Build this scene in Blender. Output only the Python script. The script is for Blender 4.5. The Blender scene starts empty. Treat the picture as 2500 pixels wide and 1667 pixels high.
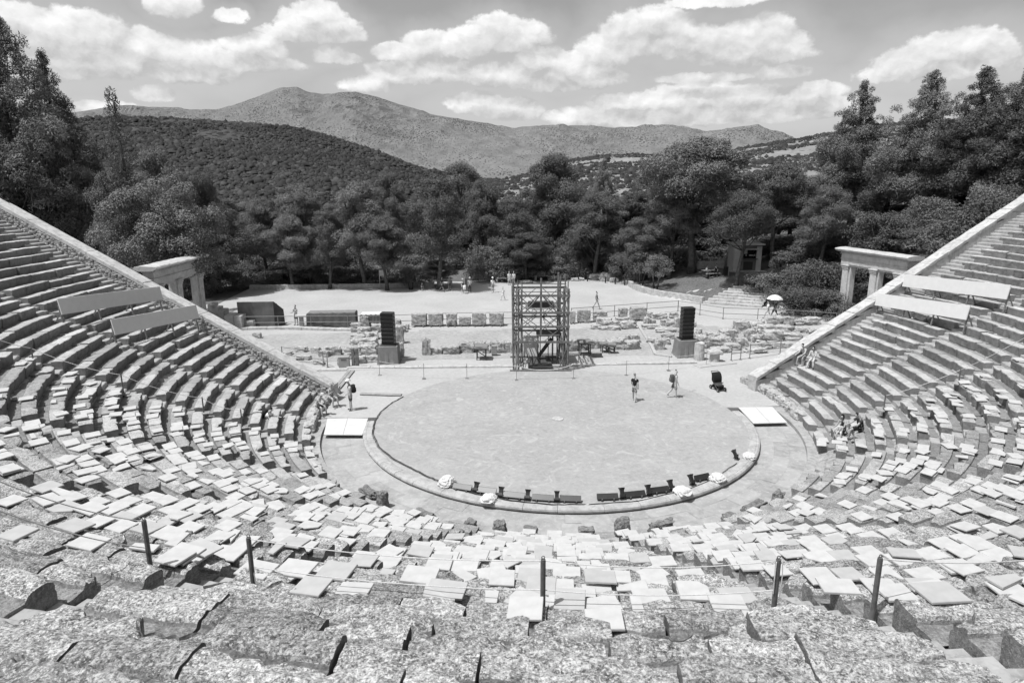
import bpy, bmesh, math, random
import numpy as np
from mathutils import Vector, Matrix, noise as mn
RN = random.Random(11)
S = bpy.context.scene
COL = S.collection
PI = math.pi
rad = math.radians

# ------------------------------------------------------------------ camera model (used to read ground positions off the photo)
CAM = np.array([-4.8304, -34.2004, 12.5725])
YAW, PITCH, ROLL, FPX = rad(3.9317), rad(13.4086), -0.003805, 1636.49
FW = np.array([math.sin(YAW)*math.cos(PITCH), math.cos(YAW)*math.cos(PITCH), -math.sin(PITCH)])
_rt = np.array([math.cos(YAW), -math.sin(YAW), 0.0]); _up = np.cross(_rt, FW)
RT = _rt*math.cos(ROLL)+_up*math.sin(ROLL)
UP = -_rt*math.sin(ROLL)+_up*math.cos(ROLL)
def ray(x, y): return FW*FPX+RT*(x-1250)-UP*(y-833.5)
def G(x, y, z=0.0):                      # photo pixel -> point on the level z
    d = ray(x, y); t = (z-CAM[2])/d[2]; return CAM+d*t
def AT(x, y, dist):                      # photo pixel -> point at a horizontal distance
    d = ray(x, y); t = dist/math.hypot(d[0], d[1]); return CAM+d*t
def DEPTH(P): return float((np.array(P)-CAM)@FW)
def MPP(P): return DEPTH(P)/FPX          # metres per photo pixel there

cd = bpy.data.cameras.new('camera'); cam = bpy.data.objects.new('camera', cd); COL.objects.link(cam)
cam.matrix_world = Matrix(((RT[0], UP[0], -FW[0], CAM[0]), (RT[1], UP[1], -FW[1], CAM[1]), (RT[2], UP[2], -FW[2], CAM[2]), (0, 0, 0, 1)))
cd.sensor_width = 36; cd.lens = FPX/2500*36; cd.clip_start = 0.1; cd.clip_end = 20000
S.camera = cam

# ------------------------------------------------------------------ object helpers
def tag(o, label=None, cat=None, group=None, kind=None):
    if label: o['label'] = label
    if cat: o['category'] = cat
    if group: o['group'] = group
    if kind: o['kind'] = kind
    return o
def empty(name, loc, rz=0, label=None, cat=None, group=None):
    o = bpy.data.objects.new(name, None); COL.objects.link(o); o.empty_display_size = .2
    o.location = Vector([float(v) for v in loc]); o.rotation_euler = (0, 0, rz)
    return tag(o, label, cat, group)
def link(name, me, mat, parent=None, loc=None, rz=0):
    if mat is not None:
        me.materials.clear(); me.materials.append(mat)
    o = bpy.data.objects.new(name, me); COL.objects.link(o)
    if parent is not None: o.parent = parent
    if loc is not None: o.location = Vector([float(v) for v in loc])
    if rz: o.rotation_euler = (0, 0, rz)
    return o
def mesh_np(name, V, F, smooth=False):
    """V (n,3) array, F (m,k) array, all faces with k corners"""
    V = np.asarray(V, np.float32); F = np.asarray(F, np.int32)
    me = bpy.data.meshes.new(name); k = F.shape[1]
    me.vertices.add(len(V)); me.vertices.foreach_set('co', V.ravel())
    me.loops.add(F.size); me.loops.foreach_set('vertex_index', F.ravel())
    me.polygons.add(len(F)); me.polygons.foreach_set('loop_start', np.arange(0, F.size, k, dtype=np.int32))
    me.polygons.foreach_set('loop_total', np.full(len(F), k, np.int32))
    me.polygons.foreach_set('use_smooth', np.full(len(F), smooth, bool))
    me.update(calc_edges=True); return me
def copy_tree(o, parent=None):
    c = o.copy(); COL.objects.link(c)
    if parent is not None: c.parent = parent
    for ch in o.children: copy_tree(ch, c)
    return c
def fbm(p, o=4): return mn.fractal(Vector(p), 1.0, 2.0, o)

CUBE_CACHE = {}
def cube_grid(n):
    if n in CUBE_CACHE: return CUBE_CACHE[n]
    idx = {}; V = []; F = []
    def vid(p):
        k = tuple(round(c*n) for c in p)
        if k not in idx: idx[k] = len(V); V.append(p)
        return idx[k]
    for ax in range(3):
        for sg in (-1, 1):
            for i in range(n):
                for j in range(n):
                    q = []
                    for (a, b) in ((i, j), (i+1, j), (i+1, j+1), (i, j+1)):
                        p = [0, 0, 0]; p[ax] = sg; p[(ax+1) % 3] = -1+2*a/n; p[(ax+2) % 3] = -1+2*b/n
                        q.append(vid(tuple(p)))
                    F.append(q if sg > 0 else q[::-1])
    CUBE_CACHE[n] = (V, F); return CUBE_CACHE[n]

class MB:
    def __init__(s): s.v = []; s.f = []
    def add(s, V, F):
        b = len(s.v); s.v += [tuple(map(float, p)) for p in V]; s.f += [[b+i for i in q] for q in F]; return s
    def box(s, c, sz, rz=0, ch=0.0, rx=0, ry=0, taper=1.0):
        x, y, z = sz[0]/2, sz[1]/2, sz[2]/2
        M = Matrix.Rotation(rz, 3, 'Z') @ Matrix.Rotation(ry, 3, 'Y') @ Matrix.Rotation(rx, 3, 'X'); c = Vector([float(a) for a in c])
        if ch <= 0:
            V = [(sx*x*(taper if sz_ > 0 else 1), sy*y*(taper if sz_ > 0 else 1), sz_*z) for sz_ in (-1, 1) for sx, sy in ((-1, -1), (1, -1), (1, 1), (-1, 1))]
            F = [(3, 2, 1, 0), (4, 5, 6, 7), (0, 1, 5, 4), (1, 2, 6, 5), (2, 3, 7, 6), (3, 0, 4, 7)]
        else:
            ch = min(ch, x*.9, y*.9, z*.9); V = []; F = []
            for sz_, zz, ins in ((0, -z, ch), (0, -z+ch, 0), (0, z-ch, 0), (0, z, ch)):
                t = taper if zz > 0 else 1
                a, b = x*t-ins, y*t-ins; c2 = ch if ins == 0 else ch*.5
                V += [(-a+c2, -b, zz), (a-c2, -b, zz), (a, -b+c2, zz), (a, b-c2, zz), (a-c2, b, zz), (-a+c2, b, zz), (-a, b-c2, zz), (-a, -b+c2, zz)]
            F = [tuple(range(7, -1, -1)), tuple(range(24, 32))]
            for r in range(3):
                for i in range(8): F.append((r*8+i, r*8+(i+1) % 8, r*8+8+(i+1) % 8, r*8+8+i))
        s.add([M @ Vector(p)+c for p in V], F); return s
    def tube(s, pts, r, n=6, caps=True):
        pts = [Vector([float(c) for c in p]) for p in pts]; m = len(pts)
        rs = r if isinstance(r, (list, tuple)) else [r]*m
        V = []; F = []; prev = None
        for i, p in enumerate(pts):
            t = (pts[min(i+1, m-1)]-pts[max(i-1, 0)])
            t = t.normalized() if t.length > 1e-9 else Vector((0, 0, 1))
            a = prev if prev is not None else (Vector((0, 0, 1)) if abs(t.z) < .9 else Vector((1, 0, 0)))
            u = (a-t*a.dot(t)).normalized(); w = t.cross(u); prev = u
            for k in range(n):
                q = 2*PI*k/n; V.append(p+(u*math.cos(q)+w*math.sin(q))*rs[i])
        for i in range(m-1):
            for k in range(n): F.append((i*n+k, i*n+(k+1) % n, (i+1)*n+(k+1) % n, (i+1)*n+k))
        if caps: F.append(tuple(range(n-1, -1, -1))); F.append(tuple((m-1)*n+k for k in range(n)))
        return s.add(V, F)
    def lathe(s, prof, c=(0, 0, 0), n=16, sx=1, sy=1):
        V = []; F = []
        for (r, z) in prof:
            for k in range(n): V.append((c[0]+sx*r*math.cos(2*PI*k/n), c[1]+sy*r*math.sin(2*PI*k/n), c[2]+z))
        for i in range(len(prof)-1):
            for k in range(n): F.append((i*n+k, i*n+(k+1) % n, (i+1)*n+(k+1) % n, (i+1)*n+k))
        F.append(tuple(range(n-1, -1, -1))); F.append(tuple((len(prof)-1)*n+k for k in range(n)))
        return s.add(V, F)
    def prism(s, poly, z0, z1):
        n = len(poly); V = [(p[0], p[1], z0) for p in poly]+[(p[0], p[1], z1) for p in poly]
        F = [tuple(range(n-1, -1, -1)), tuple(range(n, 2*n))]+[(i, (i+1) % n, n+(i+1) % n, n+i) for i in range(n)]
        return s.add(V, F)
    def rock(s, c, sz, seed=0, rnd=.5, amp=.12, n=6, rz=0, freq=1.3, tilt=0):
        V, F = cube_grid(n); out = []; o = seed*7.31
        M = Matrix.Rotation(rz, 3, 'Z') @ Matrix.Rotation(tilt, 3, 'X')
        for p in V:
            q = Vector(p); sp = q.normalized()*1.18; b = q.lerp(sp, rnd)
            d = mn.fractal(Vector((b.x*freq+o, b.y*freq-o, b.z*freq+2*o)), .9, 2.1, 4)*amp
            b = b*(1+d)
            out.append(M @ Vector((b.x*sz[0]/2, b.y*sz[1]/2, b.z*sz[2]/2))+Vector((float(c[0]), float(c[1]), float(c[2]))))
        return s.add(out, F)
    def build(s, name, mat, parent=None, off=None, loc=None, rz=0, smooth=False):
        me = bpy.data.meshes.new(name)
        v = s.v if off is None else [(p[0]-off[0], p[1]-off[1], p[2]-off[2]) for p in s.v]
        me.from_pydata(v, [], s.f)
        if smooth: me.polygons.foreach_set('use_smooth', np.ones(len(me.polygons), bool))
        me.update(); return link(name, me, mat, parent, loc, rz)

# ------------------------------------------------------------------ materials (the photograph is black and white: every colour is a grey)
MATS = {}
def g3(v): return (v, v, v, 1)
class NT:
    def __init__(s, mat):
        s.t = mat.node_tree; s.n = s.t.nodes; s.l = s.t.links
    def new(s, typ, **k):
        nd = s.n.new(typ)
        for a, b in k.items():
            if a.startswith('i_'):
                key = a[2:]; nd.inputs[int(key) if key.isdigit() else key].default_value = b
            else: setattr(nd, a, b)
        return nd
    def link(s, a, b): s.l.new(a, b)
    def noise(s, vec, scale, detail=4, rough=.55, dist=0):
        nd = s.new('ShaderNodeTexNoise'); nd.inputs['Scale'].default_value = scale; nd.inputs['Detail'].default_value = detail
        nd.inputs['Roughness'].default_value = rough; nd.inputs['Distortion'].default_value = dist
        s.link(vec, nd.inputs['Vector']); return nd.outputs['Fac']
    def ramp(s, fac, stops):
        nd = s.new('ShaderNodeValToRGB'); e = nd.color_ramp.elements
        while len(e) < len(stops): e.new(.5)
        for i, (p, v) in enumerate(stops): e[i].position = p; e[i].color = g3(v)
        s.link(fac, nd.inputs['Fac']); return nd.outputs['Color']
    def math(s, op, a, b=None, c=None, clamp=False):
        nd = s.new('ShaderNodeMath', operation=op); nd.use_clamp = clamp
        for i, x in enumerate((a, b, c)):
            if x is None: continue
            if isinstance(x, (int, float)): nd.inputs[i].default_value = x
            else: s.link(x, nd.inputs[i])
        return nd.outputs[0]
    def mix(s, fac, a, b, mode='MIX'):
        nd = s.new('ShaderNodeMix', data_type='RGBA', blend_type=mode)
        for i, x in ((0, fac), (6, a), (7, b)):
            if isinstance(x, (int, float)): nd.inputs[i].default_value = x if i == 0 else g3(x)
            else: s.link(x, nd.inputs[i])
        return nd.outputs[2]
def newmat(name, rough=.85, spec=.25):
    m = bpy.data.materials.new(name); m.use_nodes = True; t = NT(m)
    b = t.n['Principled BSDF']; b.inputs['Roughness'].default_value = rough
    b.inputs['Specular IOR Level'].default_value = spec
    return m, t, b
def coord(t, obj=True):
    if obj: return t.new('ShaderNodeTexCoord').outputs['Object']
    return t.new('ShaderNodeNewGeometry').outputs['Position']
def bump(t, b, h, strength, dist):
    nd = t.new('ShaderNodeBump'); nd.inputs['Strength'].default_value = strength; nd.inputs['Distance'].default_value = dist
    t.link(h, nd.inputs['Height']); t.link(nd.outputs[0], b.inputs['Normal'])
def simple(name, base, var=.15, scale=6, rough=.7, spec=.3, bmp=0, bdist=.01, obj=True, metal=0):
    """a grey with soft mottling"""
    if name in MATS: return MATS[name]
    m, t, b = newmat(name, rough, spec); c = coord(t, obj)
    n = t.noise(c, scale, 5)
    t.link(t.ramp(n, [(.3, base*(1-var)), (.7, base*(1+var))]), b.inputs['Base Color'])
    b.inputs['Metallic'].default_value = metal
    if bmp: bump(t, b, t.noise(c, scale*4, 4), bmp, bdist)
    MATS[name] = m; return m
def rockmat(name, lo, mid, hi, speck=22, big=.7, bmp=.7, bdist=.03, obj=False, spots=.5):
    """weathered limestone: large tone shifts, lichen blotches dark and pale, pitted surface"""
    m, t, b = newmat(name, .92, .12); c = coord(t, obj)
    n1 = t.noise(c, big, 4, .6); n2 = t.noise(c, speck*.28, 6, .65, .4); n3 = t.noise(c, speck, 5, .7)
    base = t.ramp(n1, [(.3, mid*.86), (.7, mid*1.12)])
    dark = t.ramp(n2, [(.36, 1), (.56, 0)])
    pale = t.ramp(n3, [(.54, 0), (.66, 1)])
    c1 = t.mix(t.math('MULTIPLY', dark, spots+.25), base, lo)
    c2 = t.mix(t.math('MULTIPLY', pale, spots), c1, hi)
    t.link(c2, b.inputs['Base Color'])
    h = t.math('ADD', t.math('MULTIPLY', n2, 1.0), t.math('MULTIPLY', n3, .6))
    bump(t, b, h, bmp, bdist); MATS[name] = m; return m
def groundmat(name, lo, hi, scale=.5, fine=9, bmp=.3, bdist=.02, grit=.12):
    m, t, b = newmat(name, .95, .08); c = coord(t, False)
    n1 = t.noise(c, scale, 6, .62, .5); n2 = t.noise(c, fine, 6, .75); n3 = t.noise(c, fine*7, 3, .8)
    k = t.ramp(n1, [(.28, lo), (.72, hi)])
    k = t.mix(grit*2, k, t.ramp(n2, [(.3, lo*.8), (.7, hi*1.08)]))
    k = t.mix(t.math('MULTIPLY', t.ramp(n3, [(.62, 0), (.74, 1)]), grit*3), k, lo*.72)
    t.link(k, b.inputs['Base Color']); bump(t, b, t.math('ADD', n2, t.math('MULTIPLY', n3, .4)), bmp, bdist); MATS[name] = m; return m

def seatmat(soil=False):
    m, t, b = newmat('lichened_limestone', .93, .1); c = coord(t, False)
    sep = t.new('ShaderNodeSeparateXYZ'); t.link(c, sep.inputs[0])
    # old grey lichen thickens towards the upper central wedges, where nothing was re-cut
    mr = t.new('ShaderNodeMapRange'); t.link(sep.outputs[1], mr.inputs['Value'])
    for k, v in (('From Min', -3.), ('From Max', -20.), ('To Min', 0.), ('To Max', 1.)): mr.inputs[k].default_value = v
    age = t.math('ADD', mr.outputs[0], t.math('MULTIPLY', t.math('SUBTRACT', t.noise(c, .5, 3), .5), .9), clamp=True)
    isl = t.new('ShaderNodeNewGeometry').outputs['Random Per Island']
    n1 = t.noise(c, .9, 4, .6); n2 = t.noise(c, 3.2, 6, .66, .6); n3 = t.noise(c, 15, 5, .72, .3); n4 = t.noise(c, 55, 3, .7); n5 = t.noise(c, 34, 4, .7)
    base = t.ramp(n1, [(.3, .34), (.7, .46)])
    base = t.mix(.3, base, t.ramp(n2, [(.3, .34), (.7, .66)]))
    old = t.ramp(n2, [(.30, .12), (.48, .26), (.68, .44)])
    old = t.mix(t.math('MULTIPLY', t.ramp(n3, [(.40, 1), (.45, 0)]), .75), old, .05)
    old = t.mix(t.math('MULTIPLY', t.ramp(n3, [(.55, 0), (.58, 1)]), .8), old, .56)
    old = t.mix(t.math('MULTIPLY', t.ramp(n5, [(.40, 1), (.44, 0)]), .75), old, .045)
    old = t.mix(t.math('MULTIPLY', t.ramp(n5, [(.56, 0), (.59, 1)]), .8), old, .62)
    old = t.mix(t.math('MULTIPLY', t.ramp(n4, [(.38, 1), (.42, 0)]), .6), old, .05)
    old = t.mix(t.math('MULTIPLY', t.ramp(n4, [(.58, 0), (.62, 1)]), .4), old, .55)
    new = t.mix(t.math('MULTIPLY', t.ramp(n3, [(.34, 1), (.44, 0)]), .35), base, .2)
    new = t.mix(t.math('MULTIPLY', t.ramp(n2, [(.32, 1), (.46, 0)]), .5), new, .17)
    k = t.mix(age, new, old)
    k = t.mix(1.0, k, t.ramp(isl, [(0, .66), (1, 1.2)]), 'MULTIPLY')
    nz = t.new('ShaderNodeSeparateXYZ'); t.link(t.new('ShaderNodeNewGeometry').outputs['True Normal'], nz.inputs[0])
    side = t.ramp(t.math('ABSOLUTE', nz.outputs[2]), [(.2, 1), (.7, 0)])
    k = t.mix(t.math('MULTIPLY', side, .72), k, t.mix(n2, .05, .24))      # steep faces darker than the tops
    if soil: k = t.mix(.7, k, t.ramp(t.noise(c, 9, 5, .7), [(.3, .07), (.7, .27)]))  # dirt mixed with row-line shade put into the channel's colour
    t.link(k, b.inputs['Base Color'])
    h = t.math('ADD', t.math('ADD', t.math('MULTIPLY', n2, .9), t.math('MULTIPLY', n3, .55)), t.math('ADD', t.math('MULTIPLY', n4, .2), t.math('MULTIPLY', n5, .3)))
    bump(t, b, h, .8, .05); MATS['seat'] = m; return m
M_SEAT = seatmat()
M_CHAN = seatmat(True)      # foot channel behind each seat, dark with dirt and painted-in row shadow
M_STEP = rockmat('worn_step_stone', .15, .35, .5, 14, .8, .35, .015, spots=.28)
M_ROCK = rockmat('ruin_limestone', .16, .42, .66, 16, .8, .8, .04, spots=.5)
M_BLOCK = rockmat('pitted_conglomerate', .13, .38, .6, 20, 1.1, .9, .04, spots=.55)
M_WALL = rockmat('parapet_limestone', .2, .46, .62, 12, .6, .4, .02, spots=.3)
M_RUBBLE = rockmat('rubble_stone', .12, .36, .55, 15, 1.4, .7, .03, spots=.5)
M_GATE = rockmat('gate_limestone', .25, .47, .62, 8, .5, .35, .02, spots=.25)
M_DARKROCK = rockmat('dark_broken_stone', .07, .2, .42, 25, 2, .8, .03, spots=.5)
M_EARTH = groundmat('bare_earth', .22, .44, .35, 3, .6, .06, .3)
def dirtmat():
    m, t, b = newmat('orchestra_dirt', .95, .08); c = coord(t, False)
    n1 = t.noise(c, .38, 5, .6, .9); n2 = t.noise(c, 4.5, 6, .75, .4); n3 = t.noise(c, 55, 3, .8); n4 = t.noise(c, 1.1, 5, .65, 2.2)
    k = t.ramp(n1, [(.3, .27), (.7, .37)]); k = t.mix(.5, k, t.ramp(n2, [(.3, .23), (.7, .40)]))
    k = t.mix(t.math('MULTIPLY', t.ramp(n4, [(.56, 0), (.66, 1)]), .5), k, .46)
    k = t.mix(t.math('MULTIPLY', t.ramp(n4, [(.32, 1), (.44, 0)]), .4), k, .20)
    k = t.mix(t.math('MULTIPLY', t.ramp(n3, [(.62, 0), (.74, 1)]), .5), k, .24)
    t.link(k, b.inputs['Base Color']); bump(t, b, t.math('ADD', n2, t.math('MULTIPLY', n3, .4)), .3, .012); return m
M_DIRT = dirtmat()
M_PLAZA = groundmat('pale_gravel', .32, .46, .2, 4, .3, .012, .22)
M_PAVE = None
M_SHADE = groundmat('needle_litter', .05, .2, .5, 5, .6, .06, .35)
M_TILE = simple('white_marble_slab', .47, .09, 5, .55, .35, .12, .004)
M_TILE2 = simple('greyer_marble_slab', .40, .08, 5, .55, .35, .12, .004)
M_WHITE = simple('white_painted_board', .62, .04, 3, .5, .4)
M_MAT = simple('white_duckboard', .55, .06, 1.5, .6, .3)
M_CLOTHW = simple('white_cloth', .56, .06, 8, .9, .1, .3, .02)
M_BLACK = simple('black_metal', .018, .3, 10, .42, .5)
M_DKGREY = simple('dark_grey_paint', .07, .25, 5, .6, .4)
M_STEEL = simple('galvanised_steel', .23, .25, 14, .45, .5, metal=.4)
M_POLE = simple('weathered_scaffold_timber', .15, .35, 7, .8, .2, .3, .01)
M_GREY = simple('grey_fabric', .2, .12, 3, .95, .05, .3, .03)
M_CABLE = simple('black_cable', .03, .2, 8, .7, .2)
M_ROPE = simple('pale_rope', .55, .2, 60, .9, .1)
M_POST = simple('iron_post', .11, .3, 12, .6, .4, .3, .004)
M_BARK = rockmat('pine_bark', .03, .10, .2, 9, 1.2, .8, .05, obj=True, spots=.6)
M_WOOD = simple('old_wood', .28, .25, 5, .8, .2, .2, .01)
def foliage(name, lo, hi, tr=.25):
    m, t, b = newmat(name, .6, .25); c = coord(t, True)
    n = t.noise(c, .55, 3, .6); n2 = t.noise(c, 7, 2)
    k = t.mix(.4, t.ramp(n, [(.3, lo), (.7, hi)]), t.ramp(n2, [(.3, lo*.8), (.7, hi*1.15)]))
    oi = t.new('ShaderNodeObjectInfo')
    k = t.mix(1.0, k, t.ramp(oi.outputs['Random'], [(0, .62), (1, 1.25)]), 'MULTIPLY')
    t.link(k, b.inputs['Base Color'])
    tl = t.new('ShaderNodeBsdfTranslucent'); t.link(k, tl.inputs['Color'])
    ms = t.new('ShaderNodeMixShader'); ms.inputs[0].default_value = tr
    t.link(b.outputs[0], ms.inputs[1]); t.link(tl.outputs[0], ms.inputs[2]); t.link(ms.outputs[0], t.n['Material Output'].inputs['Surface'])
    MATS[name] = m; return m
M_PINE = foliage('pine_needles', 0.075, 0.2, 0.12)
M_PINEL = foliage('pale_pine_needles', 0.1, 0.24, 0.15)
M_LEAF = foliage('broad_leaves', 0.11, 0.235, 0.18)
M_SHRUB = foliage('dry_shrub_leaves', 0.095, 0.21, 0.2)

# ------------------------------------------------------------------ light
SUN_EL, SUN_AZ = rad(66), rad(30)         # shadows fall towards +x and a little +y
sl = bpy.data.lights.new('sun', 'SUN'); sl.energy = 3.7; sl.angle = rad(.53); sl.color = (1, 1, 1)
so = bpy.data.objects.new('sun', sl); COL.objects.link(so)
sd = Vector((math.cos(SUN_AZ)*math.cos(SUN_EL), math.sin(SUN_AZ)*math.cos(SUN_EL), -math.sin(SUN_EL)))
so.rotation_euler = sd.to_track_quat('-Z', 'Y').to_euler()
W = bpy.data.worlds.new('World'); S.world = W; W.use_nodes = True
t = NT(W); bg = t.n['Background']; bg.inputs['Strength'].default_value = .1
sky = t.new('ShaderNodeTexSky'); sky.sky_type = 'NISHITA'; sky.sun_disc = False
sky.sun_elevation = SUN_EL; sky.sun_rotation = math.atan2(-sd.x, -sd.y); sky.altitude = 300; sky.dust_density = 2.6; sky.air_density = 1
sr = t.new('ShaderNodeSeparateColor'); t.link(sky.outputs[0], sr.inputs[0])      # black and white film behind an orange filter: mostly the red of the sky
skyred = t.math('ADD', t.math('MULTIPLY', sr.outputs[0], .8), t.math('MULTIPLY', sr.outputs[1], .2))
SKYGAIN, CLOUDGAIN = 1.32, 7.3
skyv = t.math('MULTIPLY', skyred, SKYGAIN)
tc = t.new('ShaderNodeTexCoord'); sp = t.new('ShaderNodeSeparateXYZ'); t.link(tc.outputs['Generated'], sp.inputs[0])
az = t.math('ARCTAN2', sp.outputs[0], sp.outputs[1]); el = t.math('ARCSINE', sp.outputs[2])
cb = t.new('ShaderNodeCombineXYZ'); t.link(az, cb.inputs[0]); t.link(el, cb.inputs[1])
P0 = cb.outputs[0]
def vmath(op, a, b=None, c=None):
    nd = t.new('ShaderNodeVectorMath', operation=op)
    for i, x in enumerate((a, b, c)):
        if x is None: continue
        if isinstance(x, tuple): nd.inputs[i].default_value = x
        else: t.link(x, nd.inputs[i])
    return nd
def warp(vec, scale, amp, det):
    nd = t.new('ShaderNodeTexNoise'); nd.inputs['Scale'].default_value = scale; nd.inputs['Detail'].default_value = det
    nd.inputs['Roughness'].default_value = .6; st = vmath('MULTIPLY', vec, (1, 1.15, 1)); t.link(st.outputs[0], nd.inputs['Vector'])
    d = vmath('SUBTRACT', nd.outputs['Color'], (.5, .5, .5)); return vmath('MULTIPLY_ADD', d.outputs[0], (amp, amp*.8, 0), vec).outputs[0]
PW = warp(P0, 62, .0155, 6)
def azel(x, y):
    d = ray(x, y); d = d/np.linalg.norm(d); return math.atan2(d[0], d[1]), math.asin(d[2])
def blobs(vec, lst, k=.12):
    out = None
    for (x, y, rx, ry) in lst:
        a, e = azel(x, y); sx, sy = FPX/rx*.88, FPX/ry*.84
        q = vmath('MULTIPLY_ADD', vec, (sx, sy, 0), (-a*sx, -e*sy, 0)); d = vmath('DOT_PRODUCT', q.outputs[0], q.outputs[0]).outputs['Value']
        out = d if out is None else t.math('SMOOTH_MIN', out, d, k)
    return out
CL = [(40, 52, 80, 26), (205, 88, 70, 40), (150, 118, 120, 40), (268, 150, 70, 34), (100, 160, 110, 28), (352, 110, 34, 26), (400, 118, 50, 20), (460, 130, 75, 24), (475, 178, 95, 24), (450, 164, 48, 20), (378, 228, 42, 15),
      (618, 112, 58, 22), (640, 128, 50, 18), (590, 152, 110, 20), (735, 62, 46, 28), (775, 42, 52, 26), (806, 72, 56, 24), (765, 84, 95, 18), (805, 128, 36, 16), (820, 140, 48, 14), (425, 10, 46, 26), (563, 38, 30, 13),
      (985, 128, 62, 18), (1050, 112, 58, 26), (1120, 118, 80, 24), (1215, 76, 60, 30), (1260, 92, 70, 30), (1180, 100, 80, 26), (1000, 178, 80, 24), (1080, 172, 80, 26), (893, 205, 60, 18), (1200, 184, 70, 26), (1270, 180, 60, 26), (1165, 250, 66, 24), (1245, 268, 76, 26), (1200, 262, 80, 22),
      (1480, 130, 60, 34), (1545, 92, 66, 44), (1600, 58, 56, 30), (1640, 92, 60, 40), (1720, 104, 70, 34), (1790, 104, 80, 38), (1862, 84, 58, 36), (1905, 118, 56, 30), (1830, 138, 110, 22), (1380, 158, 75, 24), (1310, 150, 60, 30), (1440, 178, 90, 20), (1362, 200, 140, 20),
      (1733, 190, 100, 11), (1900, 176, 60, 14), (1530, 248, 100, 18), (1640, 242, 70, 24), (1720, 232, 80, 28), (1800, 240, 70, 22), (1850, 234, 70, 22), (1977, 226, 58, 18), (1430, 284, 90, 20), (1540, 292, 120, 18), (1700, 284, 140, 20), (1880, 276, 140, 20), (2000, 258, 70, 16),
      (2225, 156, 58, 28), (2290, 136, 66, 32), (2368, 120, 56, 30), (2420, 130, 40, 24), (2300, 172, 120, 18), (1752, 0, 90, 13), (262, 262, 50, 13)]
bl = t.new('ShaderNodeTexNoise'); bl.inputs['Scale'].default_value = 44; bl.inputs['Detail'].default_value = 6; bl.inputs['Roughness'].default_value = .62
t.link(vmath('MULTIPLY', P0, (1, 1.25, 1)).outputs[0], bl.inputs['Vector']); fn = bl.outputs['Fac']
big = t.new('ShaderNodeTexNoise'); big.inputs['Scale'].default_value = 14; big.inputs['Detail'].default_value = 3; t.link(P0, big.inputs['Vector'])
q = blobs(PW, CL)
q2 = blobs(vmath('ADD', PW, (-.007, .021, 0)).outputs[0], CL, .3)        # the same field seen a little towards the sun
field = t.math('ADD', q, t.math('ADD', t.math('MULTIPLY', t.math('SUBTRACT', fn, .5), 1.35), t.math('MULTIPLY', t.math('SUBTRACT', big.outputs['Fac'], .5), .9)))
def smap(v, a, b_):
    mr = t.new('ShaderNodeMapRange', interpolation_type='SMOOTHSTEP'); t.link(v, mr.inputs['Value'])
    for k, x in (('From Min', a), ('From Max', b_), ('To Min', 0.), ('To Max', 1.)): mr.inputs[k].default_value = x
    return mr.outputs[0]
dif = t.math('SUBTRACT', q2, q)                                        # > 0 towards the sunlit crowns, < 0 towards the flat bases
mask = smap(t.math('ADD', field, t.math('MULTIPLY', smap(dif, .4, -1.4), .62)), 1.36, .84)
def bil(vec):
    nd = t.new('ShaderNodeTexNoise'); nd.inputs['Scale'].default_value = 15; nd.inputs['Detail'].default_value = 5; nd.inputs['Roughness'].default_value = .55; t.link(vec, nd.inputs['Vector']); return nd.outputs['Fac']
PB = vmath('MULTIPLY', PW, (1, 1.3, 1)).outputs[0]
relief = t.math('SUBTRACT', bil(PB), bil(vmath('ADD', PB, (-.004, .011, 0)).outputs[0]))
shade = t.math('ADD', t.math('ADD', .55, t.math('MULTIPLY', smap(dif, -1.3, 1.9), .47)), t.math('MULTIPLY', relief, 1.3))
shade = t.math('MAXIMUM', shade, .58)
cloudv = t.math('MULTIPLY', t.math('MINIMUM', shade, 1.12), CLOUDGAIN)
veil = t.math('MULTIPLY', t.ramp(t.noise(vmath('MULTIPLY', P0, (1, 2.2, 1)).outputs[0], 6, 5, .6), [(.46, 0), (.76, 1)]), .16)
halo = t.math('MULTIPLY', smap(t.math('ADD', q, t.math('MULTIPLY', t.math('SUBTRACT', big.outputs['Fac'], .5), 3.0)), 5.0, .5), .34)
skyc = t.mix(t.math('ADD', veil, halo, None, True), skyv, CLOUDGAIN*.74)
t.link(t.mix(t.math('MULTIPLY', mask, .97), skyc, cloudv), bg.inputs['Color'])
S.view_settings.view_transform = 'Standard'; S.view_settings.look = 'None'; S.view_settings.exposure = .35; S.view_settings.gamma = 1
try: S.view_settings.use_curve_mapping = False
except Exception: pass
S.cycles.max_bounces = 5; S.cycles.diffuse_bounces = 3; S.cycles.glossy_bounces = 2; S.cycles.transmission_bounces = 3; S.cycles.transparent_max_bounces = 6
try: W.cycles.sampling_method = 'MANUAL'; W.cycles.sample_map_resolution = 512
except Exception: pass
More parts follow.
